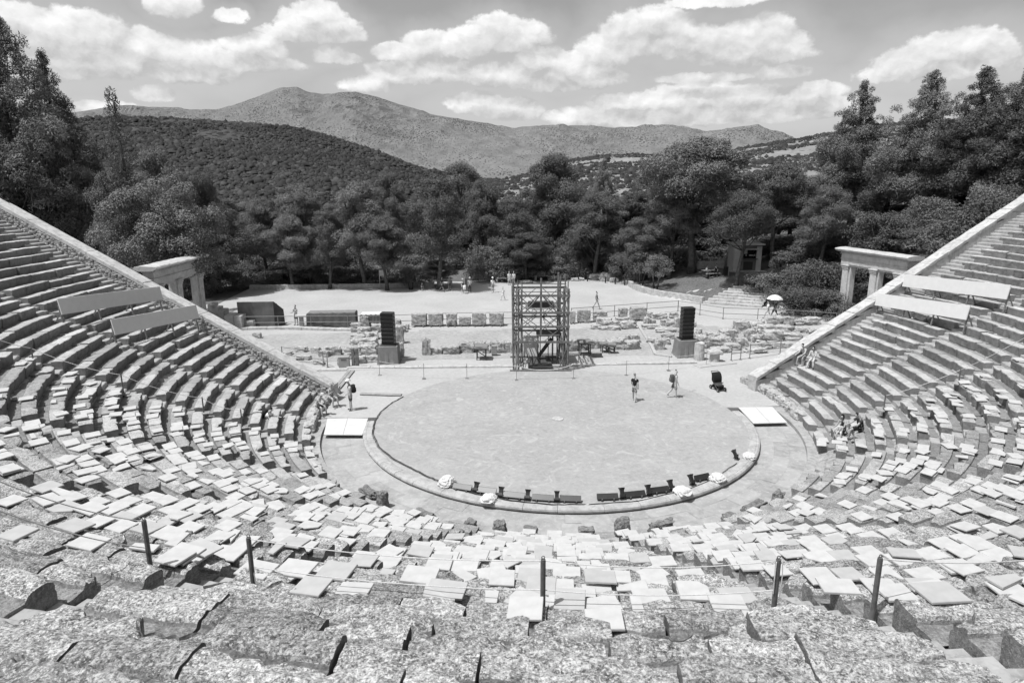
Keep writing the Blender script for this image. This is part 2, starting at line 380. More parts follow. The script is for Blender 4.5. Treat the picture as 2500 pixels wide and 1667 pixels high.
# ================================================================== the ground
BL = [(15.4, 75), (15.5, 47), (15.7, 43.4), (15.9, 41), (16.7, 38.4), (18.1, 36.8), (20.1, 33.9), (25.3, 31.0), (29.5, 26.5), (32.5, 20), (36, 12), (37, 1.2)]
def mound_d(x, y):
    best = 1e9; sg = 1
    for (a, b), (c, d) in zip(BL[:-1], BL[1:]):
        ex, ey = c-a, d-b; tt = max(0, min(1, ((x-a)*ex+(y-b)*ey)/(ex*ex+ey*ey)))
        dx, dy = x-a-tt*ex, y-b-tt*ey; q = math.hypot(dx, dy)
        if q < best: best = q; sg = 1 if ex*dy-ey*dx > 0 else -1
    return best*sg
def sstep(a, b, x):
    if a > b: return 1-sstep(b, a, x)
    q = max(0, min(1, (x-a)/(b-a))); return q*q*(3-2*q)
def H(x, y):
    z = 0.0
    d = mound_d(x, y) if x > 8 else -9
    if d > 0:
        fr = sstep(28, 34, x); st = sstep(19.2, 20.2, x)*(1-sstep(25.6, 27.5, x))*sstep(40, 36, y)
        z += .52*sstep(0.0, .25+2.5*fr+4.2*st, d)+1.55*sstep(.4, 9, d)
        z += .43*max(0, x-31)*(1-.62*sstep(44, 62, y))*sstep(0, 5, d)
    if x < -36: z += .12*(-36-x)
    if y > 55: z += .012*(y-55)*math.sin(x*.05+1)
    z += .05*fbm((x*.25, y*.25, 3))*sstep(0, 3, abs(d))
    return z
def sheet(name, mat, x0, x1, y0, y1, st, dz, mask=None, hf=H):
    nx, ny = int(round((x1-x0)/st)), int(round((y1-y0)/st)); V = []; F = []; id_ = {}
    def vid(i, j):
        if (i, j) not in id_:
            x, y = x0+i*st, y0+j*st; id_[i, j] = len(V); V.append((x, y, hf(x, y)+dz))
        return id_[i, j]
    for i in range(nx):
        for j in range(ny):
            if mask is None or mask(x0+(i+.5)*st, y0+(j+.5)*st):
                F.append((vid(i, j), vid(i+1, j), vid(i+1, j+1), vid(i, j+1)))
    return tag(link(name, mesh_np(name, V, F, True), mat), kind='structure')
sheet('ground', M_PLAZA, -66, 66, 1.2, 84, .6, 0)
def far_h(x, y):
    if -66 <= x <= 66 and 1.2 <= y <= 84: return -1.2
    return -.35+(.43*max(0, min(x, 60)-31)*.4 if x > 31 else 0)*sstep(60, 90, abs(x))-(.35 if y < 0 else 0)
sheet('far_ground', M_SHADE, -1800, 1800, -300, 3300, 33, 0, None, far_h)
m_ = MB(); m_.box((0, 1.2, -.30), (27, .1, .58)); tag(m_.build('parodos_edge', M_PLAZA), kind='structure')
def forest(x, y):
    if x > 12 and mound_d(x, y) > .35: return True
    return y > 49.4+1.2*fbm((x*.2, y*.1, 0))+(2.6 if x > -9 else 0) or (x < -31 and y > 31-.28*(x+31) and y > 38+2*fbm((x*.2, 1, 0)))
sheet('forest_floor', M_SHADE, -66, 66, 14, 84, .6, .012, forest)
sheet('ruin_ground', M_EARTH, -27, 27, 13.2, 23.4, .6, .008, lambda x, y: y < 22.9+.8*fbm((x*.3, 0, 5)) and y > 13.3+.2*fbm((x, 2, 5)) and abs(x) < 25+.6*fbm((0, y, 1)))

# ------------------------------------------------------------------ orchestra, kerb and drain pavement
def ring(name, mat, r0, r1, a0, a1, z, n=96, nr=3, jz=0, kind='structure'):
    V = []; F = []
    for i in range(n+1):
        a = rad(a0+(a1-a0)*i/n)
        for j in range(nr+1):
            r = r0+(r1-r0)*j/nr; x, y = r*math.cos(a), r*math.sin(a); V.append((x, y, z+jz*fbm((x, y, 0))))
    for i in range(n):
        for j in range(nr): F.append((i*(nr+1)+j, i*(nr+1)+j+1, (i+1)*(nr+1)+j+1, (i+1)*(nr+1)+j))
    o = link(name, mesh_np(name, V, F, True), mat); return tag(o, kind=kind) if kind else o
ring('orchestra_floor', M_DIRT, 0.0, 9.87, 0, 360, .03, 128, 8, .008)
tag(MB().lathe([(.30, .02), (.31, .06), (.27, .07), (0.01, .07)], (0, 0, 0), 20).build('round_stone', M_WALL, loc=(0, 0, 0)), 'round flush stone marking the centre of the bare orchestra floor', 'stone disc')
ring('drain_bed', M_EARTH, 9.9, 12.6, -184, 4, -.225, 128, 2)
ring('passage', M_STEP, 12.47, 14.2, -197, 17, -.03, 160, 3, .012)
ring('passage_riser', M_STEP, 12.46, 12.47, -183, 3, -.03, 128, 1)
m, t, b = newmat('flagstones', .8, .25); c = coord(t, False); isl = t.new('ShaderNodeNewGeometry').outputs['Random Per Island']
k_ = t.mix(.5, t.ramp(isl, [(0, .24), (1, .38)]), t.ramp(t.noise(c, 1.4, 6, .65, .8), [(.3, .2), (.7, .44)]))
k_ = t.mix(t.math('MULTIPLY', t.ramp(t.noise(c, 5, 5, .7), [(.52, 0), (.66, 1)]), .5), k_, .48)
t.link(k_, b.inputs['Base Color']); bump(t, b, t.noise(c, 18, 4), .2, .01); M_PAVE = m
mb = MB(); rr = random.Random(5)
for (ra, rb, st) in ((10.30, 11.0, 6.2), (11.0, 11.72, 5.4), (11.72, 12.46, 4.7)):
    a = -183.0
    while a < 2.5:
        w = st*rr.uniform(.7, 1.35); a2 = min(a+w, 2.8); n = 4; g = .002/ra
        z = -.205+rr.uniform(-.006, .006); V = []
        for i in range(n+1):
            q = rad(a)+g+(rad(a2-a)-2*g)*i/n; V += [((ra+.002)*math.cos(q), (ra+.002)*math.sin(q), z), ((rb-.002)*math.cos(q), (rb-.002)*math.sin(q), z)]
        mb.add(V, [(2*i, 2*i+1, 2*i+3, 2*i+2) for i in range(n)]); a = a2
o = mb.build('pavement', M_PAVE); tag(o, kind='structure')
V_ = []
mb = MB()
for i in range(129):
    a = rad(-183+186*i/128)
    V_ += [(12.462*math.cos(a), 12.462*math.sin(a), -.24), (12.462*math.cos(a), 12.462*math.sin(a), -.028)]
mb.add(V_, [(2*i, 2*i+1, 2*i+3, 2*i+2) for i in range(128)]); tag(mb.build('passage_edge', M_STEP), kind='structure')
kerb = empty('stone_kerb', (0, -10.1, 0), 0, 'pale stone kerb ring with rounded outer lip around the orchestra floor', 'kerb')
M_KERB = rockmat('kerb_limestone', .2, .40, .58, 11, .9, .25, .01, spots=.3)
prof = [(9.86, -.1), (9.86, .045), (9.90, .055), (10.16, .055), (10.175, .04), (10.19, .055), (10.27, .05), (10.345, .0), (10.365, -.07), (10.335, -.14), (10.27, -.18), (10.26, -.24)]
a = -182.5
while a < 2:
    w = rr.uniform(7.2, 10.5); a2 = min(a+w, 2.5); V = []; F = []; n = 8; kk = len(prof); j = rr.uniform(-.012, .012); jz = rr.uniform(-.006, .006)
    for i in range(n+1):
        q = rad(a+.04+(a2-a-.08)*i/n)
        for (r, z) in prof:
            e = .006*fbm((r*math.cos(q)*3, r*math.sin(q)*3, z*5)); V.append(((r+j+e)*math.cos(q), (r+j+e)*math.sin(q)+10.1, z+jz))
    F = [(i*kk+p, i*kk+p+1, (i+1)*kk+p+1, (i+1)*kk+p) for i in range(n) for p in range(kk-1)]+[tuple(range(kk)), tuple(n*kk+p for p in range(kk-1, -1, -1))]
    MB().add(V, F).build('kerb_block', M_KERB, kerb); a = a2
for (a0, a1) in ((26, 61), (121, 150)):                       # the flush far arc, half buried in the dirt
    V = []; n = 16
    for i in range(n+1):
        q = rad(a0+(a1-a0)*i/n); wd = .36*min(1, i/5+.2 if a0 < 60 else (n-i)/5+.2)
        V += [(9.88*math.cos(q), 9.88*math.sin(q)+10.1, .024), ((9.88+.36)*math.cos(q), (9.88+.36)*math.sin(q)+10.1, .024)]
    MB().add(V, [(2*i, 2*i+1, 2*i+3, 2*i+2) for i in range(n)]).build('kerb_block', M_PLAZA, kerb)
for lab, pts in (('white boarded panel bridging the drain on the left of the orchestra', ((790, 1060.5), (885, 1061), (899, 1021), (799, 1020.5))),
                 ('white boarded panel bridging the drain on the right of the orchestra', ((1839, 1033), (1922, 1031), (1886, 993), (1802, 994)))):
    P = [G(x, y, .02) for x, y in pts]; c0 = sum(P)/4
    r = empty('drain_cover', (c0[0], c0[1], 0), 0, lab, 'drain cover', 'white panels over the drain')
    for i in (0, 1):
        q = [P[0]+(P[1]-P[0])*(i*.5+.004), P[0]+(P[1]-P[0])*(i*.5+.496), P[3]+(P[2]-P[3])*(i*.5+.496), P[3]+(P[2]-P[3])*(i*.5+.004)]
        MB().prism([(p[0]-c0[0], p[1]-c0[1]) for p in q], -.02, .022+.004*i)  .build('panel', M_MAT, r)

# ================================================================== the seating
R1, Z1, DP, DZ, CC = 12.85, .42, .75, .37, 8.0
CX, CY = -CC*math.cos(rad(15)), CC*math.sin(rad(15))
def rowR(k): return R1+DP*(k-1)
def rowZ(k): return Z1+DZ*(k-1)
def pt(outer, R, ph):                     # outer: 0 centre wedges, +1 right flank, -1 left flank (mirror image)
    if outer == 0: return R*math.cos(ph), R*math.sin(ph), math.cos(ph), math.sin(ph)
    x, y = CX+(R+CC)*math.cos(ph), CY+(R+CC)*math.sin(ph)
    return outer*x, y, outer*math.cos(ph), math.sin(ph)
def ph_line(R, y0, m):                    # angle at which the flank row of radius R meets y = y0+m*(x-12.8)
    lo, hi = rad(-15), rad(40)
    for _ in range(40):
        md = (lo+hi)/2; x, y = CX+(R+CC)*math.cos(md), CY+(R+CC)*math.sin(md)
        if y > y0+m*(x-12.8): hi = md
        else: lo = md
    return (lo+hi)/2
SEAT_END = (3.5, .245); WALL_IN = (3.95, .287)
HS = .37                                   # half a stairway
STAIRS = [-165+18.75*i for i in range(9)]
WEDGES = []
WN = ['fourth wedge left of centre', 'third wedge left of centre', 'second wedge left of centre', 'first wedge left of centre']
names = ['third wedge left of centre', 'second wedge left of centre', 'first wedge left of centre', 'centre wedge', 'first wedge right of centre', 'second wedge right of centre', 'third wedge right of centre', 'fourth wedge right of centre']
for i in range(8):
    a0, a1 = STAIRS[i], STAIRS[i+1]
    WEDGES.append((names[i], 0, (lambda R, a=a0: rad(a)+HS/R), (lambda R, a=a1: rad(a)-HS/R)))
for sgn, sd_ in ((1, 'right'), (-1, 'left')):
    WEDGES.append(('lower flank wedge on the '+sd_, sgn, (lambda R: rad(-15)+HS/(R+CC)), (lambda R: ph_line(R, -HS, 0))))
    WEDGES.append(('end wedge beside the %s parapet' % sd_, sgn, (lambda R: ph_line(R, HS, 0)), (lambda R: ph_line(R, *SEAT_END))))
LABW = {'centre wedge': 'central wedge of lichened stone seat rows descending straight below the camera'}
PROF = [(.80, -.07), (.47, -.065), (.445, -.006), (.24, .0), (.07, .0), (.012, -.012), (.0, -.05), (.028, -.19), (.05, -.44)]
PROFN = [(.80, -.095), (.60, -.085), (.435, -.085), (.415, -.045), (.39, -.010), (.33, 0), (.25, .0), (.18, 0), (.10, -.001), (.05, -.010), (.022, -.030), (.006, -.065), (.004, -.12), (.028, -.16), (.036, -.25), (.05, -.44)]
def noise2(x, y, s, o=3): return mn.fractal(Vector((x*s, y*s, s)), 1., 2., o)
ROWSPAN = {}
rw = random.Random(21)
def seat_row(mb, outer, k, t0, t1, near, org):
    R = rowR(k); z0 = rowZ(k); Rr = R+(CC if outer else 0); L = (t1-t0)*Rr
    if L < .3: return
    n = max(1, int(round(L/(rw.uniform(1.0, 1.45)*(1.5 if outer else 1))))); cuts = [0]
    w = [rw.uniform(.7, 1.3) for _ in range(n)]; sw = sum(w)
    for q in w: cuts.append(cuts[-1]+q/sw)
    pr_ = PROFN if near else PROF; kk = len(pr_); res = .07 if near else .13
    rough = 1.7 if k == 1 else (1.2 if outer == 0 else (1.0 if outer < 0 else .75))
    for bI in range(n):
        if k == 1 and outer == 0 and rw.random() < .22: continue
        jg = .035 if near else (.012 if outer == 0 else .006); u0, u1 = cuts[bI]*L+rw.uniform(.002, jg), cuts[bI+1]*L-rw.uniform(.002, jg)
        if bI == 0: u0 += rw.uniform(-.05, .12)
        if bI == n-1: u1 -= rw.uniform(-.05, .12)
        nu = max(3, int((u1-u0)/res)); dzb = rw.uniform(-.05, .03) if near else (rw.uniform(-.032, .014) if rw.random() < .9 else rw.uniform(-.09, -.04)); tilt = rw.gauss(0, .012); tr = rw.gauss(0, .012); dr0 = rw.gauss(0, .018)
        broken = rw.random() < (.16 if k > 1 else .5); amp = (.22 if broken else .085)*rough
        c0, c1 = rw.random()**3*.16*rough, rw.random()**3*.16*rough; ph = rw.random()*50; V = []
        for i in range(nu+1):
            s_ = i/nu; u = u0+(u1-u0)*s_; th = t0+u/Rr; X, Y, ex, ey = pt(outer, R, th)
            e = max(0, noise2(X+ph, Y, 1.5, 4)+.02)*amp*1.5+(max(0, noise2(X, Y+ph, 6, 3))*.05+abs(noise2(X+ph, Y, 14, 2))*.02 if near else max(0, noise2(X, Y+ph, 6, 2))*.024)*rough
            d0, d1 = s_*(u1-u0), (1-s_)*(u1-u0)
            e += c0*max(0, 1-d0/.22)+c1*max(0, 1-d1/.22)
            drop = (.35*e if broken else .1*e)
            for j, (dr, dz) in enumerate(pr_):
                fw = max(0, 1-dr/.42) if dz > -.03 else 1
                if dr > (.38 if near else .46): fw = 0
                r_ = dr+dr0*(1-dr)+e*fw*(1-.25*(dz < -.15))
                nz = (.034 if near else .018)*noise2(X+dr*ex*3, Y+dr*ey*3, 2.2, 3)+.010*noise2(X+dr*ex, Y+dr*ey, 9, 2)
                if dz < -.1: r_ += .03*noise2(X, Y+dz*4, 4, 3); nz *= .3
                zz = z0+dz+dzb+tilt*(s_-.5)*2+tr*(dr-.3)+nz*(1.25 if near else 1)-drop*max(0, 1-dr/.3)*(dz > -.03)
                V.append((X+ex*r_-org[0], Y+ey*r_-org[1], zz-org[2]))
        F = [(i*kk+p, i*kk+p+1, (i+1)*kk+p+1, (i+1)*kk+p) for i in range(nu) for p in range(kk-1)]+[tuple(range(kk-1, -1, -1)), tuple(nu*kk+p for p in range(kk))]
        if outer == -1: F = [q[::-1] for q in F]
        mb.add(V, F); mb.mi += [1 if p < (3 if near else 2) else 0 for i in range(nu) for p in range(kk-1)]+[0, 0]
NROWS = 33
for (wn, outer, f0, f1) in WEDGES:
    Rm = rowR(14); X, Y, ex, ey = pt(outer, Rm, (f0(Rm)+f1(Rm))/2); org = (X, Y, 0)
    lab = LABW.get(wn, 'stone seating, '+wn+(', pale and re-cut' if outer else ', weathered grey rows'))
    root = empty('seating_wedge', org, 0, lab, 'seating wedge', 'wedges of stone seat rows')
    cen = outer == 0 and -135 < math.degrees((f0(Rm)+f1(Rm))/2) < -45
    nmax = NROWS if not cen else 31
    V = []; F = []; nA = 10
    for k in range(0, nmax+1):             # rubble footing under the blocks
        R = max(12.9, rowR(k)+.02); a0, a1 = f0(max(R, 12.9)), f1(max(R, 12.9))
        for i in range(nA+1):
            x, y, ex, ey = pt(outer, R, a0+(a1-a0)*i/nA); V.append((x-X, y-Y, max(-.1, rowZ(k)-.50)))
    F = [(k*(nA+1)+i, k*(nA+1)+i+1, (k+1)*(nA+1)+i+1, (k+1)*(nA+1)+i) for k in range(nmax) for i in range(nA)]
    link('footing', mesh_np('footing', V, F), M_RUBBLE, root)
    for k in range(1, nmax+1):
        R = rowR(k); mb = MB(); mb.mi = []; near = cen and k >= 14
        seat_row(mb, outer, k, f0(R), f1(R), near, org)
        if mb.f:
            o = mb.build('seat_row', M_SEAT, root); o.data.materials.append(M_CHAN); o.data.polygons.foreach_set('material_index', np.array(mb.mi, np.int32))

# stairways: two treads to a row
def stair(lab, p0, dirv, width, k1=NROWS, mat=None):
    nx_, ny_ = -dirv[1], dirv[0]; root = empty('stairway', (p0[0]+dirv[0]*8, p0[1]+dirv[1]*8, rowZ(1)+3), 0, lab, 'stairway', 'stairways between the seat wedges'); mb = MB()
    for j in range(2*k1):
        k = 1+j//2; z = rowZ(k)-(.33 if j % 2 == 0 else .15)+rw.uniform(-.012, .012); r0 = (j)*.375; w = width(r0) if callable(width) else width
        cx, cy = p0[0]+dirv[0]*(r0+.2), p0[1]+dirv[1]*(r0+.2); a_ = math.atan2(dirv[1], dirv[0]); n = 5; V = []
        off = (w-(width(0) if callable(width) else w))/2 if callable(width) else 0
        for i in range(n+1):
            s_ = (i/n-.5)*w*1.0
            for (dr, dz) in ((.24, 0), (-.13, .0), (-.175+.03*rw.random(), -.02-.02*rw.random()), (-.175, -.26)):
                wx = dr*dirv[0]+s_*nx_; wy = dr*dirv[1]+s_*ny_; zz = z+dz+.012*noise2(cx+wx, cy+wy, 3, 3)
                V.append((cx+wx, cy+wy, zz))
        F = [(i*4+p, i*4+p+1, i*4+5+p, i*4+4+p) for i in range(n) for p in range(3)]+[(0, 1, 2, 3), (n*4+3, n*4+2, n*4+1, n*4)]
        mb.add(V, F)
    mb.build('step_flight', mat or M_STEP, root, off=root.location)
for i, a in enumerate(STAIRS):
    d = (math.cos(rad(a)), math.sin(rad(a))); ad = abs(i-3.5)
    nm = ['far left stairway with iron posts', 'narrow stairway second from the left among the slabs', 'stairway third from the left', 'stairway left of the centre wedge', 'stairway right of the centre wedge', 'stairway between first and second wedges on the right',
          'stairway between second and third wedges on the right', 'stairway between third and fourth wedges on the right', 'right hand stairway with two iron posts'][i]
    stair('worn stone '+nm, (d[0]*R1, d[1]*R1), d, .86, 30 if 2 <= i <= 6 else NROWS, None)
for s_, sd_ in ((1, 'right'), (-1, 'left')):
    x0 = CX+math.sqrt((R1+CC)**2-CY**2)
    stair('worn stone stairway climbing the middle of the %s flank' % sd_, (s_*x0, 0), (s_, 0), .86)
    root = empty('stairway', (s_*14, 4.2, 0), 0, 'narrow stone steps hugging the %s parapet wall' % sd_, 'stairway', 'stairways between the seat wedges'); mb = MB()
    for j in range(2*NROWS):
        R = R1+.375*j; ph = ph_line(R, *SEAT_END); ph2 = ph_line(R, WALL_IN[0]+.3, WALL_IN[1]); k = 1+j//2; z = rowZ(k)-(.235 if j % 2 == 0 else .055)+rw.uniform(-.01, .01); V = []
        for i in range(4):
            q = ph-.01+(ph2-ph+.01)*i/3
            for (dr, dz) in ((.42, 0), (.05, 0), (.0, -.03), (.0, -.27)):
                x, y, ex, ey = pt(s_, R+dr, q); V.append((x-s_*14, y-4.2, z+dz+.01*noise2(x, y, 3, 2)))
        mb.add(V, [(i*4+p, i*4+p+1, i*4+5+p, i*4+4+p) for i in range(3) for p in range(3)]+[(0, 1, 2, 3), (15, 14, 13, 12)])
    mb.build('step_flight', M_STEP, root)

# parapet walls: ashlar on the right, rubble under a smooth coping on the left
def parapet(s_, lab):
    root = empty('parapet_wall', (s_*12.9, 4.3, 0), 0, lab, 'parapet wall', 'parapet walls ending the seating')
    dv = Vector((math.cos(rad(16)), math.sin(rad(16)), 0)); nv = Vector((-dv.y, dv.x, 0)); org = Vector((12.75, 3.95, 0))
    def P(u, v, z): q = org+dv*u+nv*v; return (s_*(q.x-12.9), q.y-4.3, z)
    def top(u): return (.90 if s_ > 0 else .97)+.476*u+(.012*max(0, u-8) if s_ > 0 else .010*u)
    Lw = 28.0; u = 0.0; rp = random.Random(9+s_)
    while u < Lw:
        l = rp.uniform(1.25, 1.6) if s_ > 0 else rp.uniform(1.7, 2.3); mb = MB(); V = []; n = 5; th = .26 if s_ < 0 else .22
        dz0 = rp.uniform(-.02, .02); tl = rp.uniform(-.03, .03) if s_ > 0 else 0; v0 = rp.uniform(-.03, .01) if s_ > 0 else -.03; v1 = .78+rp.uniform(-.03, .05)
        for i in range(n+1):
            uu = u+.008+(l-.016)*i/n; e = .012*noise2(uu*3, s_, 1, 2); zt = top(uu)+dz0+tl*(i/n-.5)*2
            for (v, z) in ((v1, zt-th), (v1+.01, zt-.03+e), (v1-.03, zt+e), (v0+.03, zt+e*.5), (v0, zt-.03), (v0, zt-th)): V.append(P(uu, v, z))
        F = [(i*6+p, i*6+(p+1) % 6, (i+1)*6+(p+1) % 6, (i+1)*6+p) for i in range(n) for p in range(6)]+[tuple(range(6)), tuple(n*6+p for p in range(5, -1, -1))]
        MB().add(V, F).build('coping_slab', M_WALL, root); u += l
    if s_ > 0:                               # ashlar face in courses that step up with the stairs
        mb = MB(); zc = -.2
        for c in range(30):
            u = max(0, (zc-1.0)/.5)-rp.uniform(0, .8)
            u1 = min(Lw, (zc+.5-.2)/.476+3.2)
            u = max(0, (zc+.15-.55)/.5)
            while u < u1+1.6 and u < Lw:
                l = rp.uniform(1.0, 1.5); a, b_ = max(u, 0), min(u+l, Lw); za = min(zc+.48, top(a)-.225); zb = min(zc+.48, top(b_)-.225)
                if za > zc+.02 or zb > zc+.02:
                    d = rp.uniform(.0, .012); A = [P(a+.004, .03+d, zc), P(b_-.004, .03+d, zc), P(b_-.004, .03+d, max(zb, zc+.01)), P(a+.004, .03+d, max(za, zc+.01)), P(a+.004, .7, zc), P(b_-.004, .7, zc), P(b_-.004, .7, max(zb, zc+.01)), P(a+.004, .7, max(za, zc+.01))]
                    mb.add(A, [(0, 1, 2, 3), (3, 2, 6, 7), (7, 6, 5, 4), (0, 3, 7, 4), (1, 5, 6, 2)])
                u += l
            zc += .485
        mb.build('ashlar_face', M_WALL, root)
    else:
        mb = MB(); u = .2
        while u < Lw:                        # rubble packing between seats and coping
            ztop = top(u)-.27; zb = rowZ(1)+.47*(u-.4)-.3; z = zb
            while z < ztop:
                h = rp.uniform(.10, .19); w = rp.uniform(.14, .32)
                mb.rock(P(u+w/2, .12+rp.uniform(-.05, .05), min(z+h/2, ztop-.05)), (w*1.08, .3, h*1.1), rp.random()*40, .45, .12, 3, rp.uniform(-.4, .4)); z += h*.92
            u += .19
        mb.build('rubble_face', M_RUBBLE, root)
        mb = MB()
        for i in range(28):
            A = [P(i, .16, -.4), P(i+1, .16, -.4), P(i+1, .16, top(i+1)-.25), P(i, .16, top(i)-.25)]; mb.add(A, [(0, 1, 2, 3)])
        mb.build('rubble_core', M_DARKROCK, root)
    mb = MB()                                # the outer retaining face down to the ground
    A = []
    for i in range(15):
        u = Lw*i/14; A += [P(u, .72, -.5), P(u, .72, top(u)-.2)]
    mb.add(A, [(2*i, 2*i+1, 2*i+3, 2*i+2) for i in range(14)]+[]); A = [P(0, .03, -.4), P(0, .72, -.4), P(0, .72, top(0)-.23), P(0, .03, top(0)-.23)]; mb.add(A, [(0, 1, 2, 3)])
    mb.build('retaining_face', M_WALL, root)
parapet(1, 'right sloping parapet wall of ashlar under tilted coping slabs')
parapet(-1, 'left sloping parapet wall with smooth coping over rubble packing')
# ================================================================== hills and mountain
def hillmat(name, soil, scrub, cell, cover, big, rockv=None):
    m, t, b = newmat(name, .95, .05); mp_ = t.new('ShaderNodeMapping'); mp_.inputs['Scale'].default_value = (1, .32, 1.6); t.link(coord(t, False), mp_.inputs['Vector']); c = mp_.outputs[0]
    vo = t.new('ShaderNodeTexVoronoi'); vo.inputs['Scale'].default_value = 1/cell; t.link(c, vo.inputs['Vector'])
    n1 = t.noise(c, 1/big, 6, .62, .6); n2 = t.noise(c, 3/cell, 3); n3 = t.noise(c, 5/big, 5, .7)
    th = t.math('ADD', t.math('MULTIPLY', t.math('ADD', t.math('MULTIPLY', n1, .7), t.math('MULTIPLY', n3, .5)), 1.5), cover-.9)
    k = t.math('SUBTRACT', th, t.math('ADD', vo.outputs['Distance'], t.math('MULTIPLY', n2, .25)))
    msk = t.ramp(k, [(.45, 0), (.6, 1)])
    s_ = t.ramp(n3, [(.3, soil*.75), (.7, soil*1.25)]); g_ = t.ramp(n2, [(.3, scrub*.6), (.7, scrub*1.5)])
    t.link(t.mix(msk, s_, g_), b.inputs['Base Color']); bump(t, b, t.math('ADD', t.math('MULTIPLY', msk, .6), n3), .9, cell*.5); return m
def interp(pr_, x):
    if x <= pr_[0][0]: return pr_[0][1]
    for (a, b), (c, d) in zip(pr_[:-1], pr_[1:]):
        if x <= c: q = (x-a)/(c-a); return b+(d-b)*q
    return pr_[-1][1]
def hill(name, prof, D0, D1, mat, nx, ny, amp, seed, rug, pw=1.0, tree=0, zb0=-3):
    x0, x1 = prof[0][0], prof[-1][0]; V = []
    for i in range(nx+1):
        x = x0+(x1-x0)*i/nx; y = interp(prof, x); d = ray(x, y); hd = math.hypot(d[0], d[1]); ux, uy = d[0]/hd, d[1]/hd
        D1r = D1*(1+.06*math.sin(x*.011+seed)); zr = CAM[2]+D1r*d[2]/hd
        for j in range(ny+1):
            s_ = j/(ny*.8); 
            if s_ <= 1: D = D0+(D1r-D0)*s_; z = zb0+(zr-zb0)*(s_**pw)
            else: D = D1r*(1+.35*(s_-1)); z = zr*(1-1.9*(s_-1)**1.3)
            px_, py_ = CAM[0]+ux*D, CAM[1]+uy*D; w = min(1, 1.15*(1-abs(2*s_-1)**3)) if s_ <= 1 else 0
            g = mn.ridged_multi_fractal(Vector((px_*rug, py_*rug, seed)), .9, 2.1, 5, 1., 2.)-1.0
            z += amp*g*w*(.25+s_ if s_ < .75 else 1.0)+amp*.10*mn.fractal(Vector((px_*rug*6, py_*rug*6, seed)), .8, 2, 4)*(1 if s_ > .05 else 0)
            if tree: z += tree*max(0, mn.noise(Vector((px_*.11, py_*.11, seed))))
            V.append((px_, py_, z))
    F = [(i*(ny+1)+j, (i+1)*(ny+1)+j, (i+1)*(ny+1)+j+1, i*(ny+1)+j+1) for i in range(nx) for j in range(ny)]
    HG[seed] = (np.array(V).reshape(nx+1, ny+1, 3))
    return tag(link(name, mesh_np(name, V, F, False), mat), kind='structure')
HG = {}
MTN = None
hill('mountain', [(-500, 330), (60, 300), (200, 272), (240, 264), (300, 256), (352, 261), (420, 262), (480, 268), (530, 267), (580, 254), (640, 232), (690, 212), (725, 213), (760, 227), (790, 230), (830, 226), (870, 225), (920, 237), (960, 250), (1000, 262),
     (1050, 278), (1100, 288), (1180, 300), (1260, 313), (1310, 308), (1400, 306), (1500, 312), (1620, 304), (1680, 310), (1720, 322), (1790, 314), (1850, 307), (1900, 325), (1950, 346), (2000, 360), (2150, 372), (3000, 400)],
     2300, 5200, hillmat('mountain_rock', .165, .075, 11, .92, 500), 420, 130, 75, 3.1, .0016, 1.15)
hill('hill', [(-700, 350), (0, 320), (150, 298), (230, 291), (330, 289), (420, 292), (520, 299), (620, 306), (700, 313), (780, 330), (860, 354), (940, 380), (1000, 403), (1050, 421), (1100, 436), (1250, 450)],
     200, 1150, hillmat('hill_soil', .075, .035, 5, 1.15, 120), 420, 130, 9, 7.7, .006, 1.0, 1.5, 1)
hill('hill', [(1080, 446), (1230, 440), (1300, 424), (1400, 392), (1450, 384), (1540, 379), (1620, 380), (1700, 382), (1760, 374), (1850, 357), (1950, 341), (2060, 322), (2130, 309), (2180, 303), (2300, 296), (2500, 290), (3200, 280)],
     180, 1300, hillmat('hill_earth', .22, .075, 5, .85, 120), 420, 130, 6, 4.2, .006, 1.0, 1.2, 1)

def scrub(lab, seed, n, size, lo, thin):
    g = HG[seed]; rg = np.random.default_rng(int(seed*10)); nx, ny = g.shape[0]-1, int((g.shape[1]-1)*.82)
    i = rg.integers(0, nx, n*2); j = (rg.random(n*2)**.8*ny).astype(int); fu, fv = rg.random((n*2, 1)), rg.random((n*2, 1))
    P = (g[i, j]*(1-fu)+g[i+1, j]*fu)*(1-fv)+(g[i, j+1]*(1-fu)+g[i+1, j+1]*fu)*fv
    keep = np.array([mn.fractal(Vector((p[0]*.008, p[1]*.004, seed)), .9, 2, 3)+rg.uniform(-.25, .25) > thin for p in P]); P = P[keep][:n]; m = len(P)
    dist = np.hypot(P[:, 0]-CAM[0], P[:, 1]-CAM[1]); s_ = size*np.minimum(2.4, rg.lognormal(-.15, .45, m))*(.30+.70*dist/1100)
    base = []; F = []
    for k in range(6): base.append((math.cos(k*PI/3), math.sin(k*PI/3), .12))
    for k in range(6): base.append((.72*math.cos(k*PI/3+.5), .72*math.sin(k*PI/3+.5), .72))
    base.append((0, 0, 1.05)); base = np.array(base)
    for k in range(6): F += [(k, (k+1) % 6, 6+k), ((k+1) % 6, 6+(k+1) % 6, 6+k), (6+k, 6+(k+1) % 6, 12)]
    V = base[None]*(1+rg.normal(size=(m, 13, 3))*.22)*s_[:, None, None]+P[:, None, :]
    Fm = (np.array(F)[None]+13*np.arange(m)[:, None, None]).reshape(-1, 3)
    o = link('hill_scrub', mesh_np('hill_scrub', V.reshape(-1, 3), Fm, True), M_HSCRUB); return tag(o, lab, 'scrub', None, 'stuff')
m, t_, b = newmat('scrub_leaves', .9, .05); isl = t_.new('ShaderNodeNewGeometry').outputs['Random Per Island']
